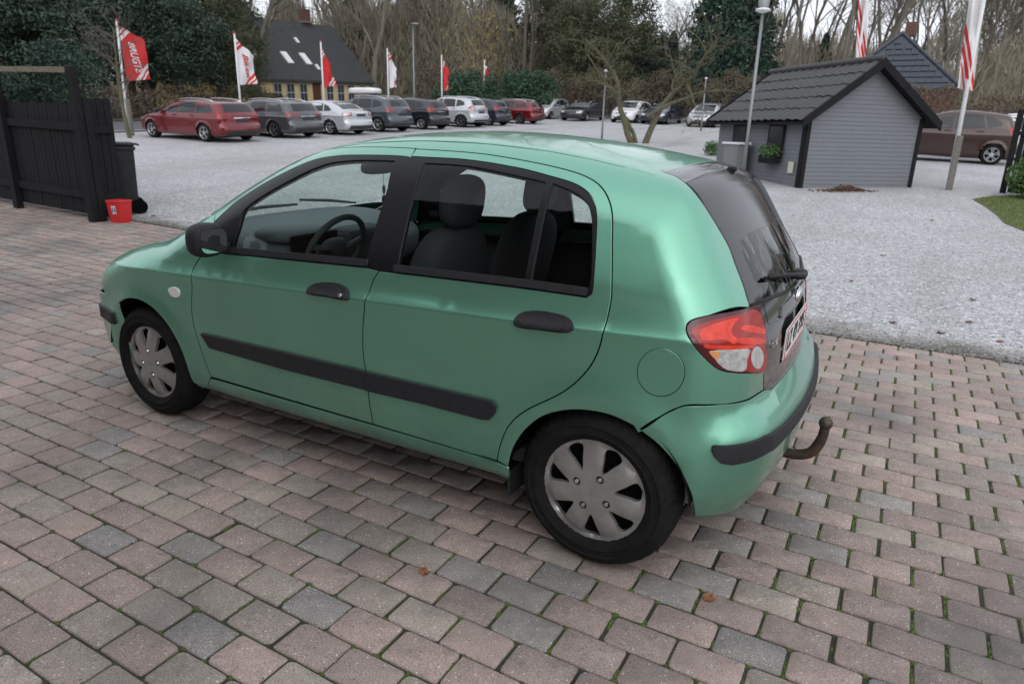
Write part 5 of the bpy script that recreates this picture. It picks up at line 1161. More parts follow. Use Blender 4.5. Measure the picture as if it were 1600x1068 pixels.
# ================================================================== CARS PARKED IN THE YARD
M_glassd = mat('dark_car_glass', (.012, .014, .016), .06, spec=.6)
M_alloy = mat('alloy_wheel', (.50, .50, .51), .35, .7); M_darkalloy = mat('dark_alloy_wheel', (.16, .16, .17), .4, .7)
M_grey = mat('grey_bumper_plastic', (.03, .03, .032), .6); M_plated = mat('dealer_plate', (.03, .03, .045), .5); M_headl = mat('headlamp_glass', (.55, .56, .58), .12, .4, coat=1)
SECN = np.array(SEC)
TYPES = {
 'estate': dict(L=4.75, wb=2.75, H=1.47, hw=.91, wr=.325, prof=[(-2.22, .2), (-2.31, .32), (-2.33, .5), (-2.28, .66), (-2.1, .79), (-1.7, .90), (-1.2, .985), (-1.0, 1.03), (-.35, 1.35), (.05, 1.44), (.6, 1.47), (1.2, 1.45), (1.75, 1.39), (1.93, 1.33), (2.16, 1.04), (2.24, .93), (2.27, .66), (2.35, .58), (2.37, .40), (2.28, .26), (2.1, .2), (0, .17)],
   win=[[(-.95, 1.02), (-.42, 1.29), (-.15, 1.345), (.12, 1.37), (.12, .98), (-.8, .98)], [(.17, .98), (.17, 1.372), (.62, 1.38), (.92, 1.37), (.98, .99)], [(1.03, .99), (1.0, 1.365), (1.35, 1.345), (1.62, 1.28), (1.82, 1.06), (1.75, 1.03)]], rw=[(-.56, 1.04), (.56, 1.04), (.50, 1.31), (-.50, 1.31)], rails=True, lamp=[(1.98, .86), (2.05, .98), (2.17, 1.0), (2.3, .98), (2.3, .84)], lamp_in=.42),
 'crossover': dict(L=4.35, wb=2.62, H=1.60, hw=.91, wr=.345, prof=[(-2.02, .26), (-2.11, .42), (-2.13, .62), (-2.08, .82), (-1.9, .95), (-1.3, 1.05), (-1.02, 1.09), (-.42, 1.44), (-.05, 1.56), (.45, 1.60), (1.0, 1.58), (1.5, 1.52), (1.68, 1.46), (1.90, 1.14), (1.98, 1.02), (2.02, .72), (2.10, .64), (2.12, .45), (2.02, .30), (1.9, .26), (0, .22)],
   win=[[(-.93, 1.10), (-.45, 1.38), (-.15, 1.45), (.12, 1.47), (.12, 1.06), (-.8, 1.05)], [(.17, 1.06), (.17, 1.475), (.6, 1.48), (.88, 1.46), (.95, 1.08)], [(1.0, 1.09), (.97, 1.45), (1.2, 1.43), (1.42, 1.34), (1.5, 1.18)]], rw=[(-.55, 1.16), (.55, 1.16), (.48, 1.44), (-.48, 1.44)], rails=True, lamp=[(1.70, .98), (1.78, 1.10), (1.95, 1.12), (2.05, 1.10), (2.05, .95)], lamp_in=.45),
 'liftback': dict(L=4.66, wb=2.69, H=1.45, hw=.90, wr=.32, prof=[(-2.18, .2), (-2.27, .32), (-2.29, .5), (-2.24, .66), (-2.05, .79), (-1.65, .90), (-1.15, .98), (-.95, 1.02), (-.3, 1.34), (.1, 1.42), (.55, 1.45), (1.0, 1.41), (1.45, 1.28), (1.85, 1.09), (2.12, 1.03), (2.22, .98), (2.25, .66), (2.31, .58), (2.33, .4), (2.25, .26), (2.05, .2), (0, .17)],
   win=[[(-.88, 1.01), (-.38, 1.27), (-.12, 1.325), (.14, 1.345), (.14, .97), (-.75, .97)], [(.19, .97), (.19, 1.348), (.58, 1.35), (.90, 1.31), (1.0, .99)], [(1.05, .995), (.97, 1.29), (1.2, 1.22), (1.42, 1.06), (1.35, 1.02)]], rw=[(-.52, 1.10), (.52, 1.10), (.47, 1.36), (-.47, 1.36)], rails=False, lamp=[(1.95, .84), (2.0, .96), (2.15, .99), (2.28, .96), (2.28, .82)], lamp_in=.48),
 'compact': dict(L=4.12, wb=2.60, H=1.58, hw=.88, wr=.31, prof=[(-1.95, .2), (-2.04, .34), (-2.06, .52), (-2.0, .70), (-1.82, .84), (-1.45, .95), (-1.2, 1.02), (-.5, 1.42), (-.1, 1.54), (.4, 1.58), (.95, 1.55), (1.45, 1.49), (1.62, 1.43), (1.82, 1.10), (1.90, .98), (1.93, .70), (2.0, .62), (2.02, .44), (1.94, .28), (1.8, .2), (0, .17)],
   win=[[(-1.08, 1.04), (-.5, 1.36), (-.2, 1.44), (.1, 1.46), (.1, 1.03), (-.95, 1.0)], [(.15, 1.03), (.15, 1.465), (.6, 1.46), (.85, 1.44), (.98, 1.07)], [(1.03, 1.08), (.92, 1.43), (1.18, 1.37), (1.42, 1.22), (1.35, 1.14)]], rw=[(-.54, 1.12), (.54, 1.12), (.48, 1.40), (-.48, 1.40)], rails=False, lamp=[(1.58, .98), (1.66, 1.12), (1.85, 1.12), (1.97, 1.08), (1.97, .94)], lamp_in=.5)}
def shell(B, hx, step=.065):
    V = []; F = []; n = 0
    lo = np.array([-2.7, -1.15, .05]); hi = np.array([2.7, 1.15, 1.9])
    def face(o, a, b):
        nonlocal n
        na = int(np.linalg.norm(a)/step)+1; nb = int(np.linalg.norm(b)/step)+1
        s, t = np.meshgrid(np.linspace(0, 1, na+1), np.linspace(0, 1, nb+1)); V.append(o+s.reshape(-1, 1)*a+t.reshape(-1, 1)*b); w = na+1
        F.extend([(n+j*w+i, n+j*w+i+1, n+(j+1)*w+i+1, n+(j+1)*w+i) for j in range(nb) for i in range(na)]); n += w*(nb+1)
    d = hi-lo; X, Y, Z = np.diag(d)
    face(lo, X, Z); face(lo+X+Y, -X, Z); face(lo+Z, X, Y); face(lo+Y, -Y, Z); face(lo+X, Y, Z)
    P = np.concatenate(V); core = np.stack([np.clip(P[:, 0], -hx, hx), 0*P[:, 1], np.clip(P[:, 2], .5, .75)], -1)
    D = core-P; ln = np.linalg.norm(D, axis=1, keepdims=True); Q = B.project(P, D/ln); return Q, F, B.grad(Q)
def car_kind(key):
    T = TYPES[key]; wb = T['wb']; az = T['wr']-.005; sc = T['hw']/.832; k = T['H']/1.465
    sec = np.c_[SECN[:, 0]*k, SECN[:, 1]*sc]; L = T['L']/2
    plan = [(-L-.1, .70), (-L+.08, .80), (-L+.3, .90), (-L+.65, .97), (-L+1.0, .992), (-.5, 1), (.5, 1), (L-.9, .985), (L-.5, .96), (L-.2, .92), (L+.1, .85)]
    B = Body(T['prof'], sec, plan, frontbow=.24, rearbow=.10, arches=((-wb/2, az), (wb/2, az)), archr=T['wr']+.03, flare=.02, kx=(L-.9, L-.9), rend=.16, zb=1.1)
    c = empty('parked_car', (0, 0, 0)); V, F, N = shell(B, L-.85); F = np.array(F); ce = V[F].mean(1); keep = np.ones(len(F), bool); ar = T['wr']+.035
    for ax in (-wb/2, wb/2): keep &= ~((np.hypot(ce[:, 0]-ax, ce[:, 2]-az) < ar) & (np.abs(ce[:, 1]) > .45) & (ce[:, 2] < az+ar))
    keep &= ce[:, 2] > .17
    add('body', V, F[keep], M_green, c, normals=N)
    S = Flat((0, 1, -.15)); RR = Flat((-1, 0, -.25)); FF = Flat((1, 0, -.3)); DG = Flat((-.8, .6, -.05)); DF = Flat((.75, .65, -.15))
    sid = lambda P: B.project(np.array([(x, -2., z) for x, z in P]), (0, 1., 0)); rear = lambda P: B.project(np.array([(3.5, y, z) for y, z in P]), (-1., 0, 0)); fro = lambda P: B.project(np.array([(-3.5, y, z) for y, z in P]), (1., 0, 0))
    kw = dict(res=.14, step=.07, rim=.01)
    for w in T['win']: part('side_window', panel(B, S, sid(w), off=.006, **kw), M_glassd, c, both=True)
    part('rear_window', panel(B, RR, rear(T['rw']), off=.006, **kw), M_glassd, c)
    zt = T['H']-.10; zb_ = max(p[1] for p in T['prof'] if p[0] < -.9)+.06
    part('windscreen', panel(B, FF, fro([(-.62, zb_-.02), (.62, zb_-.02), (.53, zt-.03), (-.53, zt-.03)]), off=.006, **kw), M_glassd, c)
    lz0, lz1 = T['lamp'][-1][1], T['lamp'][2][1]; lx = T['lamp'][0][0]
    lp_ = J(sid([(lx, (lz0+lz1)/2), (lx+.06, lz1)]), rear([(-.70, lz1), (-T['lamp_in'], lz1-.01), (-T['lamp_in']-.03, lz0+.02), (-.70, lz0)]), sid([(lx+.06, lz0)]))
    part('tail_lamp', panel(B, DG, lp_, off=.008, **kw), M_red, c, both=True)
    hz = .62*k; hx0 = -L+.42; hl = J(sid([(hx0, hz+.14), (hx0-.02, hz+.05)]), fro([(-.70, hz), (-.45, hz), (-.45, hz+.10), (-.66, hz+.15)])); part('headlamp', panel(B, DF, hl, off=.008, **kw), M_headl, c, both=True)
    part('grille', panel(B, Flat((1, 0, 0)), fro([(-.40, hz-.02), (.40, hz-.02), (.40, hz+.09), (-.40, hz+.09)]), off=.006, **kw), M_grey, c)
    part('lower_grille', panel(B, Flat((1, 0, 0)), fro([(-.55, .26), (.55, .26), (.5, .42), (-.5, .42)]), off=.006, **kw), M_grey, c)
    part('rear_valance', panel(B, Flat((-1, 0, .05)), rear([(-.70, .27), (.70, .27), (.66, .43), (-.66, .43)]), off=.006, **kw), M_grey, c)
    zp = (lz0+.66)/2 if key != 'liftback' else .86; xr = float(rear([(0, zp)])[0, 0]); MB().box((xr+.004, 0, zp), (.014, .50, .11), bev=.003).build('number_plate', M_plated, c); part('chrome_bar', panel(B, Flat((-1, 0, 0)), rear([(-.33, zp+.085), (.33, zp+.085), (.33, zp+.115), (-.33, zp+.115)]), off=.012, **kw), M_chrome, c)
    xf = float(fro([(0, .46)])[0, 0]); MB().box((xf-.004, 0, .46), (.014, .50, .11), bev=.003).build('number_plate', M_plated, c)
    for s in (-1, 1):
        xm = T['win'][0][0][0]+.12; MB().blob((xm, s*(T['hw']+.07), T['win'][0][0][1]+.02), (.12, .20, .14), 3).build('door_mirror', M_grey, c, smooth=True)
        for xh in (-.02, .86): hp = sid([(xh, .90*k)])[0]; MB().box((xh, s*abs(hp[1])+s*.008, .90*k), (.20, .03, .03), bev=.006).build('door_handle', M_grey, c)
        if T['rails']:
            xs = np.linspace(-.25, T['prof'][12][0]-.15, 9); rp = B.project(np.c_[xs, np.full(9, -.52), np.full(9, 2.2)], (0, 0, -1.)); rp[:, 1] = s*.55; rp[:, 2] += .035; rp[0, 2] -= .04; rp[-1, 2] -= .04; MB().tube(rp, .017, 6).build('roof_rail', M_chrome, c, smooth=True)
    MB().box((0, 0, .24), (T['L']-.7, T['hw']*1.5, .12)).build('underbody', M_dark, c)
    for ax in (-wb/2, wb/2):
        for s in (-1, 1):
            R = T['wr']; w = empty('wheel', (ax, s*(T['hw']-.12), R)); w.parent = c
            MB().lathe([(R*.64, -.10), (R*.78, -.112), (R*.93, -.10), (R, -.07), (R, .07), (R*.93, .10), (R*.6, .11)], 28, axis='y').build('tyre', M_rubber, w, smooth=True)
            al = MB()
            for i in range(5):
                a = 2*math.pi*i/5+.3; u = np.array([math.cos(a), 0, math.sin(a)]); v = np.array([-u[2], 0, u[0]])
                y = np.array([0, -.095, 0]); al.put([v*R*.10+y, -v*R*.10+y, u*R*.62-v*R*.07+y, u*R*.62+v*R*.07+y, u*R*.62+v*R*.16+y, u*R*.62-v*R*.16+y], [(0, 1, 2, 3)])
                al.put([u*R*.25+v*R*.10+y, u*R*.25-v*R*.10+y, u*R*.63-v*R*.17+y, u*R*.63+v*R*.17+y], [(0, 1, 2, 3)])
            al.lathe([(R*.60, -.085), (R*.66, -.105), (R*.69, -.10)], 28, axis='y'); al.lathe([(.0, -.098), (R*.14, -.096)], 12, axis='y'); al.build('rim', M_alloy, w)
            MB().lathe([(.0, -.05), (R*.66, -.05), (R*.66, .05), (0, .05)], 20, axis='y').build('brake', M_dark, w)
            if s > 0: w.rotation_euler = (0, 0, math.pi)
            lin = MB(); a = np.linspace(-.1, math.pi+.1, 15); ring = lambda yy: np.stack([ax+ar*1.03*np.cos(a), 0*a+yy, az+ar*1.03*np.sin(a)], -1)
            lin.put(J(ring(s*(T['hw']-.05)), ring(s*.5)), [(i, i+1, 16+i, 15+i) for i in range(14)]); lin.put(ring(s*.5), [tuple(range(15))]); lin.build('arch_liner', M_dark, c)
    return c, B
KINDS = {k: car_kind(k) for k in TYPES}; used = set()
def carpaint(name, col, rough=.25, metal=.35): return mat(name, col, rough, metal, coat=.9)
PAINT = dict(red=carpaint('red_paint', (.15, .005, .010)), dgrey=carpaint('dark_grey_paint', (.075, .075, .085)), silver=carpaint('silver_paint', (.52, .535, .56)), slate=carpaint('slate_paint', (.055, .07, .08)), black=carpaint('blue_black_paint', (.022, .022, .032)), white=carpaint('white_paint', (.70, .70, .71), .25, 0), brown=carpaint('brown_paint', (.046, .021, .016)), navy=carpaint('navy_paint', (.025, .028, .05)))
def park(kind, x, y, rz, paint, label, group, rim=None, zs=1.):
    src = KINDS[kind][0]
    if kind in used: o = copy_tree(src)
    else: o = src
    used.add(kind)
    o.matrix_world = plane_basis(x, y, rz) @ Matrix.Diagonal((1, 1, zs, 1)); setp(o, label, 'car', group)
    for ch in o.children:
        if ch.name.startswith('body'): ch.material_slots[0].link = 'OBJECT'; ch.material_slots[0].material = PAINT[paint]
        if rim is not None and ch.name.startswith('wheel'):
            for g_ in ch.children:
                if g_.name.startswith('rim'): g_.material_slots[0].link = 'OBJECT'; g_.material_slots[0].material = rim
    return o
RW = -18.5; G1 = 'cars parked tail out along the road'
for kind, y, paint, lb, rim in (('estate', 12.7, 'red', 'deep red estate car with silver roof rails parked at the end of the row', None), ('estate', 15.65, 'dgrey', 'dark grey estate car parked between a red estate and a silver liftback', M_darkalloy), ('liftback', 18.5, 'silver', 'silver liftback parked between two dark grey cars', None), ('crossover', 21.4, 'slate', 'slate grey crossover with bright wheels next to the silver liftback', None), ('compact', 24.5, 'black', 'blue black compact crossover with silver wheels parked in the row', None), ('crossover', 27.85, 'silver', 'silver crossover with dark wheels parked in the row', M_darkalloy), ('compact', 30.5, 'navy', 'navy hatchback parked between a silver crossover and a red estate', None), ('estate', 34.0, 'red', 'red estate car parked at the far end under dark shrubs', M_darkalloy)):
    T = TYPES[kind]; park(kind, RW-T['wb']/2, y+T['hw']-.1, 0, paint, lb, G1, rim, {'estate': .915, 'liftback': .90, 'crossover': .925, 'compact': .895}[kind])
# roof box on the slate crossover
G2 = 'cars parked facing the yard along the wood'
for kind, x, y, paint, lb in (('compact', -21.4, 43.4, 'silver', 'silver hatchback facing the yard beside a black car under shrubs'), ('estate', -18.5, 43.0, 'black', 'black estate car facing the yard with a silver hatchback beside it'), ('compact', -15.2, 43.6, 'white', 'white hatchback facing the yard behind the twisted tree'), ('estate', -13.2+.1, 43.7, 'navy', 'dark blue estate facing the yard right of the twisted tree'), ('compact', -9.7, 42.3, 'silver', 'silver compact car facing the yard near the shed corner')):
    park(kind, x, y, rad(90), paint, lb, G2, None, .88)
G3 = 'cars parked behind the shed'
for kind, x, y, paint, lb in (('compact', 4.04-1.30, 24.75, 'brown', 'brown metallic hatchback parked between the shed and the fence end'), ('estate', 4.6, 27.6, 'white', 'white estate car parked behind the brown hatchback'), ('crossover', 7.6, 30.4, 'navy', 'dark crossover parked behind the white estate')):
    park(kind, x, y, 0, paint, lb, G3, None, 1.02)
rbx = plane_basis(-18.5-2.62/2+.1, 21.4+.81, 0) @ Vector((-.2, 0, 1.66)); rbo = empty('roof_box', rbx, label='white roof box carried on the slate grey crossover', cat='roof box'); MB().blob((0, 0, 0), (1.6, .75, .30), 4, nu=24, nv=10).build('shell', PAINT['white'], rbo, smooth=True)
for x in (-.45, .45): MB().box((x, 0, -.14), (.05, 1.0, .03)).build('cross_bar', M_grey, rbo)
# ================================================================== HOUSES, TREES AND HEDGES
M_yellow = mat('yellow_render', (.64, .50, .25), .85, var=[(3, .4, (.56, .43, .21))]); M_slate = mat('dark_roof', (.040, .042, .047), .85, var=[(2.5, .5, (.065, .065, .068)), (9, .4, (.028, .032, .026))], bump=[(20, .5, .05)])
M_pane = mat('house_window_glass', (.05, .06, .07), .1); M_wframe = mat('window_frame_paint', (.45, .44, .42), .5); M_door = mat('brown_door', (.09, .04, .025), .5)
HM = plane_basis(-38, 38, 0); hs0 = empty('yellow_house', (0, 0, 0), label='low yellow house with a big dark roof, skylights and brick chimney', cat='house'); hs0.matrix_world = HM; HMi = np.array(HM.inverted())
def hloc(p): return (HMi@np.append(p, 1))[:3]
def ray_plane(px, p0, nrm):
    o = hloc(CAM); d = HMi[:3, :3]@rays([px])[0]; t = ((p0-o)@nrm)/(d@nrm); return o+d*t
yR = ray_plane((578, 140), np.array([0, 0, 0.]), np.array([1., 0, 0]))[1]; yL = yR-14; HD = 4.1; ov = .28; RG = ray_plane((524, 42), np.array([-HD, 0, 0.]), np.array([1., 0, 0]))[2]; ze = ray_plane((505, 126), np.array([ov, 0, 0.]), np.array([1., 0, 0]))[2]; EV = ze+ov*(RG-ze)/(HD+ov)
MB().put([(0, yL, -.5), (0, yR, -.5), (0, yR, EV), (0, yL, EV), (-2*HD, yL, -.5), (-2*HD, yR, -.5), (-2*HD, yR, EV), (-2*HD, yL, EV), (-HD, yR, RG-.1), (-HD, yL, RG-.1)], [(0, 1, 2, 3), (5, 4, 7, 6), (1, 5, 6, 8, 2), (4, 0, 3, 9, 7)]).build('wall', M_yellow, hs0)
sl_ = (RG-EV)/HD
rf = MB(); pts = [(ov, EV-ov*sl_), (-HD, RG), (-2*HD-ov, EV-ov*sl_)]
for (x0, z0), (x1, z1) in zip(pts, pts[1:]):
    a, b = yL-.4, yR+.35; rf.put([(x0, a, z0), (x0, b, z0), (x1, b, z1), (x1, a, z1), (x0, a, z0-.18), (x0, b, z0-.18), (x1, b, z1-.18), (x1, a, z1-.18)], [(0, 1, 2, 3), (7, 6, 5, 4), (0, 4, 5, 1), (1, 5, 6, 2), (3, 7, 4, 0)])
roof0 = rf.build('roof', M_slate, hs0)
ch = ray_plane((476, 24), np.array([-HD, 0, 0]), np.array([1., 0, 0])); MB().box((-HD, ch[1], RG+.35), (.55, .7, 1.3)).build('chimney', M_brick, roof0)
MB().box((-HD+.1, ch[1], RG+.05), (.75, .9, .12)).build('chimney_flashing', M_galv, roof0)
nrf = np.array([sl_, 0, 1.]); nrf /= np.linalg.norm(nrf); p0r = np.array([0, 0, EV]); ang_ = math.atan(sl_)
for px, w, h in (((403, 89), .55, 1.1), ((448, 91), .55, 1.1), ((477, 93), .55, 1.1), ((463, 64), .25, .5), ((496, 106), .25, .5), ((412, 24), .3, .3)):
    p = ray_plane(px, p0r, nrf); MB().box(p+nrf*.05, (h, w, .10), rot=rotm('Y', ang_)).build('skylight', M_label, roof0)
for i, u in enumerate((434, 454, 474, 495, 515, 532, 548, 566)):
    p = ray_plane((u, 147), np.array([0, 0, 0.]), np.array([1., 0, 0])); dr_ = i == 3
    w_ = MB().box((.03, p[1], EV-1.15 if not dr_ else EV-1.3), (.08, .76, 1.3 if not dr_ else 1.75)).build('door' if dr_ else 'window', M_door if dr_ else M_wframe, hs0)
    if not dr_:
        for yy in (-.17, .17):
            for zz in (-.3, .3): MB().box((.075, p[1]+yy, EV-1.15+zz), (.01, .29, .54)).build('pane', M_pane, w_)
# ---- house with blue tiled hip behind the shed
M_btile = mat('blue_black_tile', (.028, .034, .05), .35, var=[(4, .5, (.05, .057, .075))]); ap = at_y((1410, 52), 44.0); gb = float(gz(ap[0], 44)); h2 = empty('brick_cottage', (ap[0], 42.0, gb), label='brick cottage with a steep blue black tiled hip behind the shed', cat='house')
AH = ap[2]-gb; EH = 2.3; hwid = 3.1
MB().put([(-hwid, 0, -.6), (hwid, 0, -.6), (hwid, 0, EH), (-hwid, 0, EH), (-hwid, 8, -.6), (hwid, 8, -.6), (hwid, 8, EH), (-hwid, 8, EH)], [(0, 1, 2, 3), (5, 4, 7, 6), (1, 5, 6, 2), (4, 0, 3, 7)]).build('wall', M_brick, h2)
MB().put([(-hwid-.2, -.3, EH), (hwid+.2, -.3, EH), (0, 2.0, AH), (0, 8, AH), (hwid+.2, 8.3, EH), (-hwid-.2, 8.3, EH)], [(0, 1, 2), (1, 4, 3, 2), (0, 2, 3, 5)]).build('roof', M_btile, h2)
tb_ = MB().put([(-.17, 0, 0), (.17, 0, 0), (.17, .0, .40), (-.17, .0, .40), (-.17, -.05, -.0), (.17, -.05, .0)], [(4, 5, 2, 3), (0, 1, 5, 4), (0, 4, 3), (1, 2, 5)]); t0 = tb_.build('roof_tile', M_btile, h2); first = True
sl2 = math.hypot(2.3, AH-EH); rr_ = int(sl2/.36)
for r in range(rr_):
    f = r/rr_; half = (hwid+.2)*(1-f-.40/sl2)-.17; k = int(2*half/.36)
    if half < .1: continue
    for i in range(k+1):
        o = t0 if first else t0.copy()
        if not first: COL.objects.link(o)
        first = False; x = -half+2*half*(i/max(k, 1)); o.matrix_local = Matrix.Translation((x, -.3+2.3*f-.02, EH+(AH-EH)*f)) @ Matrix.Rotation(-math.atan2(2.3, AH-EH), 4, 'X')
for s in (-1, 1): MB().tube([(s*(hwid+.2), -.32, EH+.02), (0, 1.98, AH+.03)], .09, 8).build('hip_tile', M_btile, h2)
MB().box((.35, 2.6, AH+.25), (.5, .5, .7)).build('chimney', M_brick, h2)
# ---- bare trees
M_bark = mat('grey_brown_bark', (.125, .11, .092), .9, var=[(2, .5, (.17, .15, .125)), (9, .5, (.085, .085, .06))]); M_bark2 = mat('pale_bark', (.22, .195, .155), .9, var=[(3, .5, (.15, .14, .105))]); M_mossbark = mat('mossy_bark', (.115, .105, .066), .95, var=[(4, .6, (.14, .145, .065)), (14, .5, (.05, .045, .035))], bump=[(30, .6, .02)])
def grow(seed, H, r0, spread=.55, first=.28, nb=11, lv=4, wob=.10, up=.25, stems=None, dens=1., rmin=.006):
    g = np.random.default_rng(seed); segs = []
    def rec(p, d, L, r, lev):
        n = {0: 9, 1: 6, 2: 4, 3: 3}.get(lev, 2); pts = [p]; dirs = []
        for i in range(n):
            d = d+g.normal(0, wob*(1+.6*lev), 3); d[2] += up*.12*(1 if lev else 0); d /= np.linalg.norm(d); q = pts[-1]+d*L/n; ra = r*(1-.85*i/n) if lev else r*(1-.75*i/n); rb = r*(1-.85*(i+1)/n) if lev else r*(1-.75*(i+1)/n)
            segs.append((pts[-1], q, ra, rb, lev)); pts.append(q); dirs.append(d)
        if lev >= lv: return
        k = int({0: nb, 1: 7, 2: 6, 3: 4}.get(lev, 3)*dens)
        for j in range(k):
            t = (first if lev == 0 else .25)+(1-(first if lev == 0 else .25))*(j+g.random())/k; i = min(int(t*n), n-1); f = t*n-i; b = pts[i]*(1-f)+pts[i+1]*f
            a = g.normal(size=3); a -= dirs[i]*(a@dirs[i]); a /= np.linalg.norm(a); sp = spread*g.uniform(.7, 1.4); nd = dirs[i]*math.cos(sp)+a*math.sin(sp); rec(b, nd/np.linalg.norm(nd), L*g.uniform(.34, .52)*(1.15-.45*t), max(r*(1-.7*t)*.5, rmin), lev+1)
    for (p, d, L, r) in (stems or [((0, 0, -.2), (0, 0, 1), H, r0)]): rec(np.array(p, float), np.array(d, float)/np.linalg.norm(d), L, r, 0)
    return segs
def seg_mesh(segs, sel):
    S = [s for s in segs if sel(s[4])]; n = len(S); A = np.array([s[0] for s in S]); B = np.array([s[1] for s in S]); ra = np.array([s[2] for s in S]); rb = np.array([s[3] for s in S]); lev = S[0][4]; D = B-A; D /= np.maximum(np.linalg.norm(D, axis=1, keepdims=True), 1e-9)
    u = np.cross(D, np.where(np.abs(D[:, 2:]) < .9, [[0, 0, 1.]], [[1., 0, 0]])); u /= np.linalg.norm(u, axis=1, keepdims=True); v = np.cross(D, u); m = 7 if lev == 0 else 3; th = np.arange(m)*2*math.pi/m
    ring = lambda P, r: P[:, None]+r[:, None, None]*(np.cos(th)[None, :, None]*u[:, None]+np.sin(th)[None, :, None]*v[:, None])
    V = np.concatenate([ring(A, ra), ring(B+D*.01, rb)], 1).reshape(-1, 3); base = 2*m*np.arange(n)[:, None]; F = np.concatenate([base+np.array([i, (i+1) % m, m+(i+1) % m, m+i]) for i in range(m)]); return V, F
def bare_tree(seed, mt, **k):
    s = grow(seed, **k); t = empty('bare_tree'); V, F = seg_mesh(s, lambda l: l == 0); add('trunk', V, F, mt, t, smooth=True); V, F = seg_mesh(s, lambda l: l > 0); add('crown', V, F, mt, t); return t
VAR = [bare_tree(31, M_bark, H=15, r0=.21, first=.30, nb=15, spread=.6), bare_tree(32, M_bark2, H=14, r0=.18, first=.22, nb=16, spread=.5), bare_tree(33, M_bark, H=17, r0=.16, first=.40, nb=14, spread=.5, up=.5), bare_tree(34, M_bark, H=11, r0=.13, first=.12, nb=18, spread=.65), bare_tree(35, M_bark, H=16, r0=.11, first=.5, nb=12, spread=.45)]
vused = set()
def plant(i, x, y, s, rz, label, group, name=None):
    src = VAR[i]; o = src if i not in vused else copy_tree(src); vused.add(i); o.location = (x, y, float(gz(x, y))-.05); o.rotation_euler = (0, 0, rz); o.scale = (s, s, s*random.uniform(.9, 1.1)); setp(o, label, 'tree', group); return o
tr = random.Random(5)
LB = ['tall bare tree with grey bark in the wood beyond the parked cars', 'bare tree with pale trunk and many thin boughs in the wood', 'high bare tree with a long clear trunk in the wood', 'short bushy bare tree at the edge of the wood', 'slim bare tree with branches only near the top in the wood']
def scatter(n, px0, px1, d0, d1, kinds, s0=.8, s1=1.2):
    for k in range(n):
        u = px0+(px1-px0)*(k+tr.random())/n; dep = tr.uniform(d0, d1); d = rays([(u, 160)])[0]; h = d[:2]/np.linalg.norm(d[:2]); p = CAM[:2]+h*dep/max(h@FH, .3); i = tr.choice(kinds)
        if p[0] > -32 and p[1] < 47: 
            p = CAM[:2]+h*(47-CAM[1]+tr.uniform(0, 12))/h[1] if h[1] > .3 and (CAM[:2]+h*(47-CAM[1])/h[1])[0] > -33 else CAM[:2]+h*(-34-tr.uniform(0, 10)-CAM[0])/h[0]
        plant(i, p[0], p[1], tr.uniform(s0, s1), tr.uniform(0, 6.3), LB[i], 'bare trees of the surrounding wood, kind %d' % i)
scatter(9, 210, 420, 40, 62, (0, 1, 2, 3)); scatter(20, 500, 900, 60, 85, (0, 1, 1, 2, 3, 4), 1.0, 1.5); scatter(6, 480, 640, 62, 75, (1,), 1.0, 1.3); scatter(8, 860, 1090, 62, 85, (0, 1, 3), .7, 1.0); scatter(30, 1170, 1640, 48, 85, (0, 2, 2, 4, 4, 1), .9, 1.3); scatter(26, 1180, 1660, 60, 95, (2, 4, 4, 1), .9, 1.2); scatter(12, 480, 900, 70, 95, (2, 4, 1), 1., 1.3); scatter(5, -160, 120, 42, 60, (0, 1, 2))
# ---- leafy evergreens
M_ever = mat('evergreen_leaf', (.034, .062, .040), .5, var=[(.5, .6, (.055, .085, .05)), (3, .5, (.024, .043, .03))]); M_yew = mat('conifer_green', (.022, .050, .034), .7, var=[(1, .6, (.034, .072, .045))]); M_olive = mat('ivy_olive_leaf', (.060, .070, .032), .65, var=[(.6, .6, (.095, .10, .045)), (3, .5, (.04, .05, .025))]); M_laurel = mat('laurel_leaf', (.024, .066, .032), .45, var=[(1, .5, (.04, .095, .042))]); M_beech = mat('brown_beech_leaf', (.12, .088, .062), .85, var=[(.8, .6, (.16, .12, .085)), (4, .5, (.085, .072, .05))]); M_ylw = mat('yellow_leaf', (.36, .26, .03), .7)
def crown_pts(g, n, H, W, kind):
    if kind == 'cone':
        z = g.random(n)**.8; r = W/2*(1-z)**.8*(.35+.65*np.sqrt(g.random(n)))*(1+.16*np.sin(z*60)); a = g.uniform(0, 6.3, n); P = np.stack([r*np.cos(a), r*np.sin(a), .3+z*(H-.3)], -1)
        return P+g.normal(0, .10, P.shape)
    m = 60; c = g.normal(size=(m, 3)); c /= np.linalg.norm(c, axis=1, keepdims=True); c *= (g.random((m, 1))**.35); c = c*np.array([W/2*.82, W/2*.82, H*.40])+np.array([0, 0, H*.56]); rad_ = g.uniform(.09, .20, m)*W
    i = g.integers(0, m, n); d = g.normal(size=(n, 3)); d /= np.linalg.norm(d, axis=1, keepdims=True); P = c[i]+d*(rad_[i]*g.uniform(.45, 1.1, n))[:, None]*np.array([1, 1, .75]); P[:, 2] = np.maximum(P[:, 2], .1); return P
def ever_tree(name, seed, n, H, W, kind, s, m):
    g = np.random.default_rng(seed); t = empty(name); V, F = leafquads(crown_pts(g, n, H, W, kind), s, g); add('crown', V, F, m, t)
    sg = grow(seed, H*.85, .03*H*.5+.05, first=.15, nb=8, lv=2); V, F = seg_mesh(sg, lambda l: True if False else l == 0); V2, F2 = seg_mesh(sg, lambda l: l > 0); add('trunk', V, F, M_bark, t, smooth=True); add('limbs', V2, F2, M_bark, t, kind='stuff'); return t
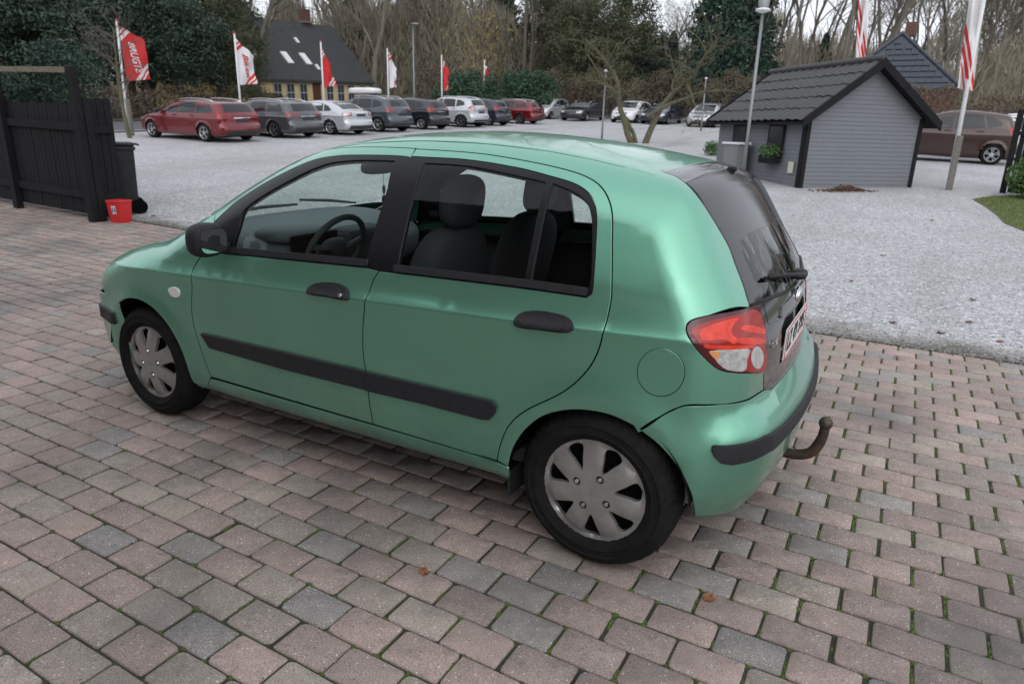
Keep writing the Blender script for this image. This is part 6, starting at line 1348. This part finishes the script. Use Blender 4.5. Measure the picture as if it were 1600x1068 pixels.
EV_ = dict(dark=ever_tree('evergreen_tree', 51, 15000, 9, 7, 'round', .24, M_ever), dark2=ever_tree('evergreen_tree', 52, 15000, 10, 6, 'round', .24, M_ever), cone=ever_tree('conifer_tree', 53, 12000, 9, 4.2, 'cone', .24, M_yew), ivy=ever_tree('ivy_clad_tree', 54, 14000, 10, 6.5, 'round', .21, M_olive), laurel=ever_tree('laurel_shrub', 55, 7000, 3.2, 4.5, 'round', .20, M_laurel)); eused = set()
def evp(k, px, dep, s, label, cat='tree', group=None, sz_=1., xy=None):
    if xy is None: d = rays([px])[0]; h = d[:2]/np.linalg.norm(d[:2]); xy = CAM[:2]+h*dep/(h@FH)
    o = EV_[k] if k not in eused else copy_tree(EV_[k]); eused.add(k); o.location = (xy[0], xy[1], float(gz(*xy))-.05); o.rotation_euler = (0, 0, tr.uniform(0, 6.3)); o.scale = (s, s, s*sz_); setp(o, label, cat, group); return o
G4 = 'dark evergreens across the road on the left'
for px, dep, s in (((-60, 150), 34, 1.0), ((30, 150), 37, 1.15), ((105, 150), 36, .95), ((165, 150), 40, 1.1), ((235, 150), 42, 1.05), ((290, 150), 41, .8), ((-150, 150), 33, 1.1), ((70, 150), 46, 1.6), ((210, 150), 50, 1.5), ((330, 150), 50, 1.15)): evp(tr.choice(['dark', 'dark2']), px, dep, s, 'broad dark evergreen tree across the road beyond the black fence', group=G4)
evp('ivy', (385, 150), 42.5, .52, 'ivy covered tree crowding the end of the yellow house'); evp('ivy', (345, 150), 45, .8, 'ivy clad tree behind the red and white BILER flag')
evp('ivy', (960, 150), 56, 1.0, 'large olive green ivy clad tree behind the twisted tree'); evp('ivy', (905, 150), 60, .95, 'ivy clad tree standing beyond the silver hatchback'); evp('dark', (1000, 150), 60, .85, 'rounded evergreen right of the large ivy clad tree')
evp('cone', (1112, 150), 52, 1.45, 'dense dark conifer left of the shed roof'); evp('cone', (1152, 150), 54, 1.6, 'tall dark conifer rising behind the shed lamp post'); evp('cone', (1045, 150), 62, .75, 'small pointed conifer below the gap of open sky'); evp('cone', (1278, 150), 66, .8, 'small dark conifer among bare trunks behind the shed')
evp('cone', (780, 150), 72, 1.5, 'dark conifer deep in the wood beyond the red estate'); evp('cone', (560, 150), 70, 1.3, 'dark conifer behind the roof of the yellow house'); evp('ivy', (640, 150), 75, 1.1, 'ivy clad tree deep in the wood behind the street lamp')
evp('ivy', (868, 150), 66, 1.15, 'broad ivy clad tree behind the black estate car'); evp('cone', (690, 150), 74, 1.35, 'dark conifer in the wood above the silver crossover'); evp('ivy', (800, 150), 70, .95, 'ivy clad tree in the wood above the red estate'); evp('dark2', (925, 150), 64, .95, 'dark rounded evergreen behind the slim steel post'); evp('laurel', (735, 150), 47, .95, 'dark green laurel shrub behind the silver crossover', 'shrub'); evp('laurel', (825, 150), 52, 1.05, 'glossy dark green laurel shrub above the red estate', 'shrub'); evp('laurel', (700, 150), 50, .7, 'low laurel shrub left of the larger laurel', 'shrub')
yt = plant(3, *(lambda h: (CAM[:2]+h*58/(h@FH)))(rays([(752, 100)])[0][:2]/np.linalg.norm(rays([(752, 100)])[0][:2])), .85, 1., 'slender tree keeping its yellow leaves beyond the flags', None)
g = np.random.default_rng(77); P = g.normal(0, 1, (420, 3))*np.array([1.3, 1.3, 2.0])+np.array([0, 0, 6.6]); V, F = leafquads(P, .26, g); add('yellow_leaves', V, F, M_ylw, yt)
# ---- hedges
def hedge(name, a, b, h, w, n, s, m, label, cat='hedge', base=0.):
    g = np.random.default_rng(len(label)); a = np.array(a); b = np.array(b); L = np.linalg.norm(b-a); u = (b-a)/L; v = np.array([-u[1], u[0]]); t = g.random(n)*L; k = g.normal(0, .35, n).clip(-1, 1)*w; top = h*(1+.12*np.sin(t*1.3)+.08*np.sin(t*3.7+1)); z = base+(top-base)*np.sqrt(g.random(n)); xy = a+np.outer(t, u)+np.outer(k, v)
    c = empty(name, (a[0], a[1], float(gz(*a))), label=label, cat=cat); V, F = leafquads(np.c_[xy-a, z+gz(xy[:, 0], xy[:, 1])-gz(*a)], s, g); add('foliage', V, F, m, c)
    st = MB()
    for i in range(int(L/1.2)): q = u*(i*1.2+.5); st.tube([(q[0], q[1], float(gz(*(a+q))-gz(*a))-.1), (q[0], q[1], float(gz(*(a+q))-gz(*a))+h*.7)], .025, 4)
    st.build('stems', M_bark, c, kind='stuff'); return c
hedge('garden_hedge', (-14.5, 3.35), (-8.4, 3.25), 2.05, .5, 15000, .075, M_yew, 'dark clipped hedge showing above the black board fence', base=1.0)
hedge('beech_hedge', (-4, 36), (26, 37), 2.3, 1.0, 15000, .16, M_beech, 'brown leaved beech hedge behind the brown hatchback')
hedge('bramble_thicket', (-25, 47.5), (-4, 47), 3.0, 1.4, 14000, .17, M_beech, 'brown bramble thicket behind cars that face the yard', 'thicket'); hedge('undergrowth', (-34, 2), (-34, 30), 1.4, 1.2, 9000, .18, M_beech, 'brown undergrowth below the evergreens across the road', 'undergrowth'); hedge('roadside_thicket', (-34, 45), (-30, 62), 3.2, 1.5, 9000, .2, M_beech, 'brown thicket beside the yellow house', 'thicket')
# far belt of the wood so that nothing ends in mid-air
M_dtw = mat('distant_twigs', (.25, .22, .17), .95, var=[(.12, .6, (.21, .21, .125)), (.5, .5, (.30, .25, .20))])
g = np.random.default_rng(91); n = 90000; a = np.radians(g.uniform(-75, 35, n))+YAW*0; rr2 = g.uniform(100, 120, n); x = CAM[0]+rr2*np.sin(a); y = CAM[1]+rr2*np.cos(a); z = gz(x, y)-1+g.random(n)**1.5*(11+3*np.sin(a*23)+2*np.sin(a*51))
P = np.stack([x, y, z], -1); dv = np.stack([g.normal(0, .35, n), g.normal(0, .35, n), np.ones(n)], -1)*g.uniform(.6, 2.0, n)[:, None]; wv = np.stack([np.cos(a), -np.sin(a), 0*a], -1)*g.uniform(.02, .06, n)[:, None]
V = np.stack([P-wv, P+wv, P+dv+wv*.5, P+dv-wv*.5], 1).reshape(-1, 3); F = np.arange(4*n).reshape(-1, 4); add('distant_wood', V, F, M_dtw, label='distant brown mass of bare wood closing the view', cat='wood', kind='stuff')
def brush(name, px0, px1, d0, d1, H, n, label, seed):
    g = np.random.default_rng(seed); u = g.uniform(px0, px1, n); d = rays(np.stack([u, 0*u+160], -1)); h = d[:, :2]/np.linalg.norm(d[:, :2], axis=1, keepdims=True); xy = CAM[:2]+h*(g.uniform(d0, d1, n)/(h@FH))[:, None]
    z = gz(xy[:, 0], xy[:, 1])-.2+g.random(n)**1.25*H*(1+.25*np.sin(u*.021)+.15*np.sin(u*.057+1)); P = np.c_[xy, z]; dv = np.stack([g.normal(0, .4, n), g.normal(0, .4, n), np.ones(n)], -1)*g.uniform(.4, 1.5, n)[:, None]; wv = np.c_[h[:, 1], -h[:, 0], 0*u]*g.uniform(.012, .035, n)[:, None]
    V = np.stack([P-wv, P+wv, P+dv+wv*.4, P+dv-wv*.4], 1).reshape(-1, 3); add(name, V, np.arange(4*n).reshape(-1, 4), M_dtw, label=label, cat='brush', kind='stuff')
brush('wood_brush', 440, 900, 66, 82, 9, 50000, 'tangle of brown twigs filling the wood behind the yellow house', 5); brush('wood_brush', 860, 1200, 62, 76, 4.5, 18000, 'tangle of brown twigs below the gap of open sky', 6); brush('wood_brush', 1170, 1660, 60, 84, 5, 22000, 'tangle of grey twigs among the trunks behind the shed', 7)
# ---- the twisted multi-stem tree in the yard and the thin tree by the first flag
tp = gp((1000, 224)); tw_ = empty('twisted_tree', (tp[0], tp[1], tp[2]), label='mossy twisted tree with three stems standing in the gravel yard', cat='tree')
ax = CR[:2]/np.linalg.norm(CR[:2])
st3 = [((-.30*ax[0], -.30*ax[1], -.1), (-.26*ax[0], -.26*ax[1], 1), 4.6, .13), ((-.12*ax[0], -.12*ax[1], -.1), (-.55*ax[0], -.5*ax[1]+.1, 1), 4.2, .085), ((.18*ax[0], .18*ax[1], -.1), (.12*ax[0], .12*ax[1], 1), 5.0, .135), ((.2*ax[0], .2*ax[1], 1.0), (.75*ax[0], .75*ax[1], .9), 3.6, .08)]
sg = grow(5, 4.6, .13, spread=.95, first=.40, nb=15, lv=4, wob=.17, up=-.05, stems=st3, dens=.72, rmin=.010); V, F = seg_mesh(sg, lambda l: l == 0); add('trunk', V, F, M_mossbark, tw_, smooth=True); V, F = seg_mesh(sg, lambda l: l > 0); add('crown', V, F, M_mossbark, tw_)
tp = gp((204, 216)); th = empty('thin_tree', (tp[0], tp[1], tp[2]), label='thin mossy bare tree leaning beside the BRUGTE flag', cat='tree'); sg = grow(18, 3.6, .08, spread=.85, first=.40, nb=16, lv=3, wob=.05, stems=[((0, 0, -.1), (-.10*ax[0], -.10*ax[1], 1), 3.6, .08)]); V, F = seg_mesh(sg, lambda l: l == 0); add('trunk', V, F, M_mossbark, th, smooth=True); V, F = seg_mesh(sg, lambda l: l > 0); add('crown', V, F, M_bark, th)
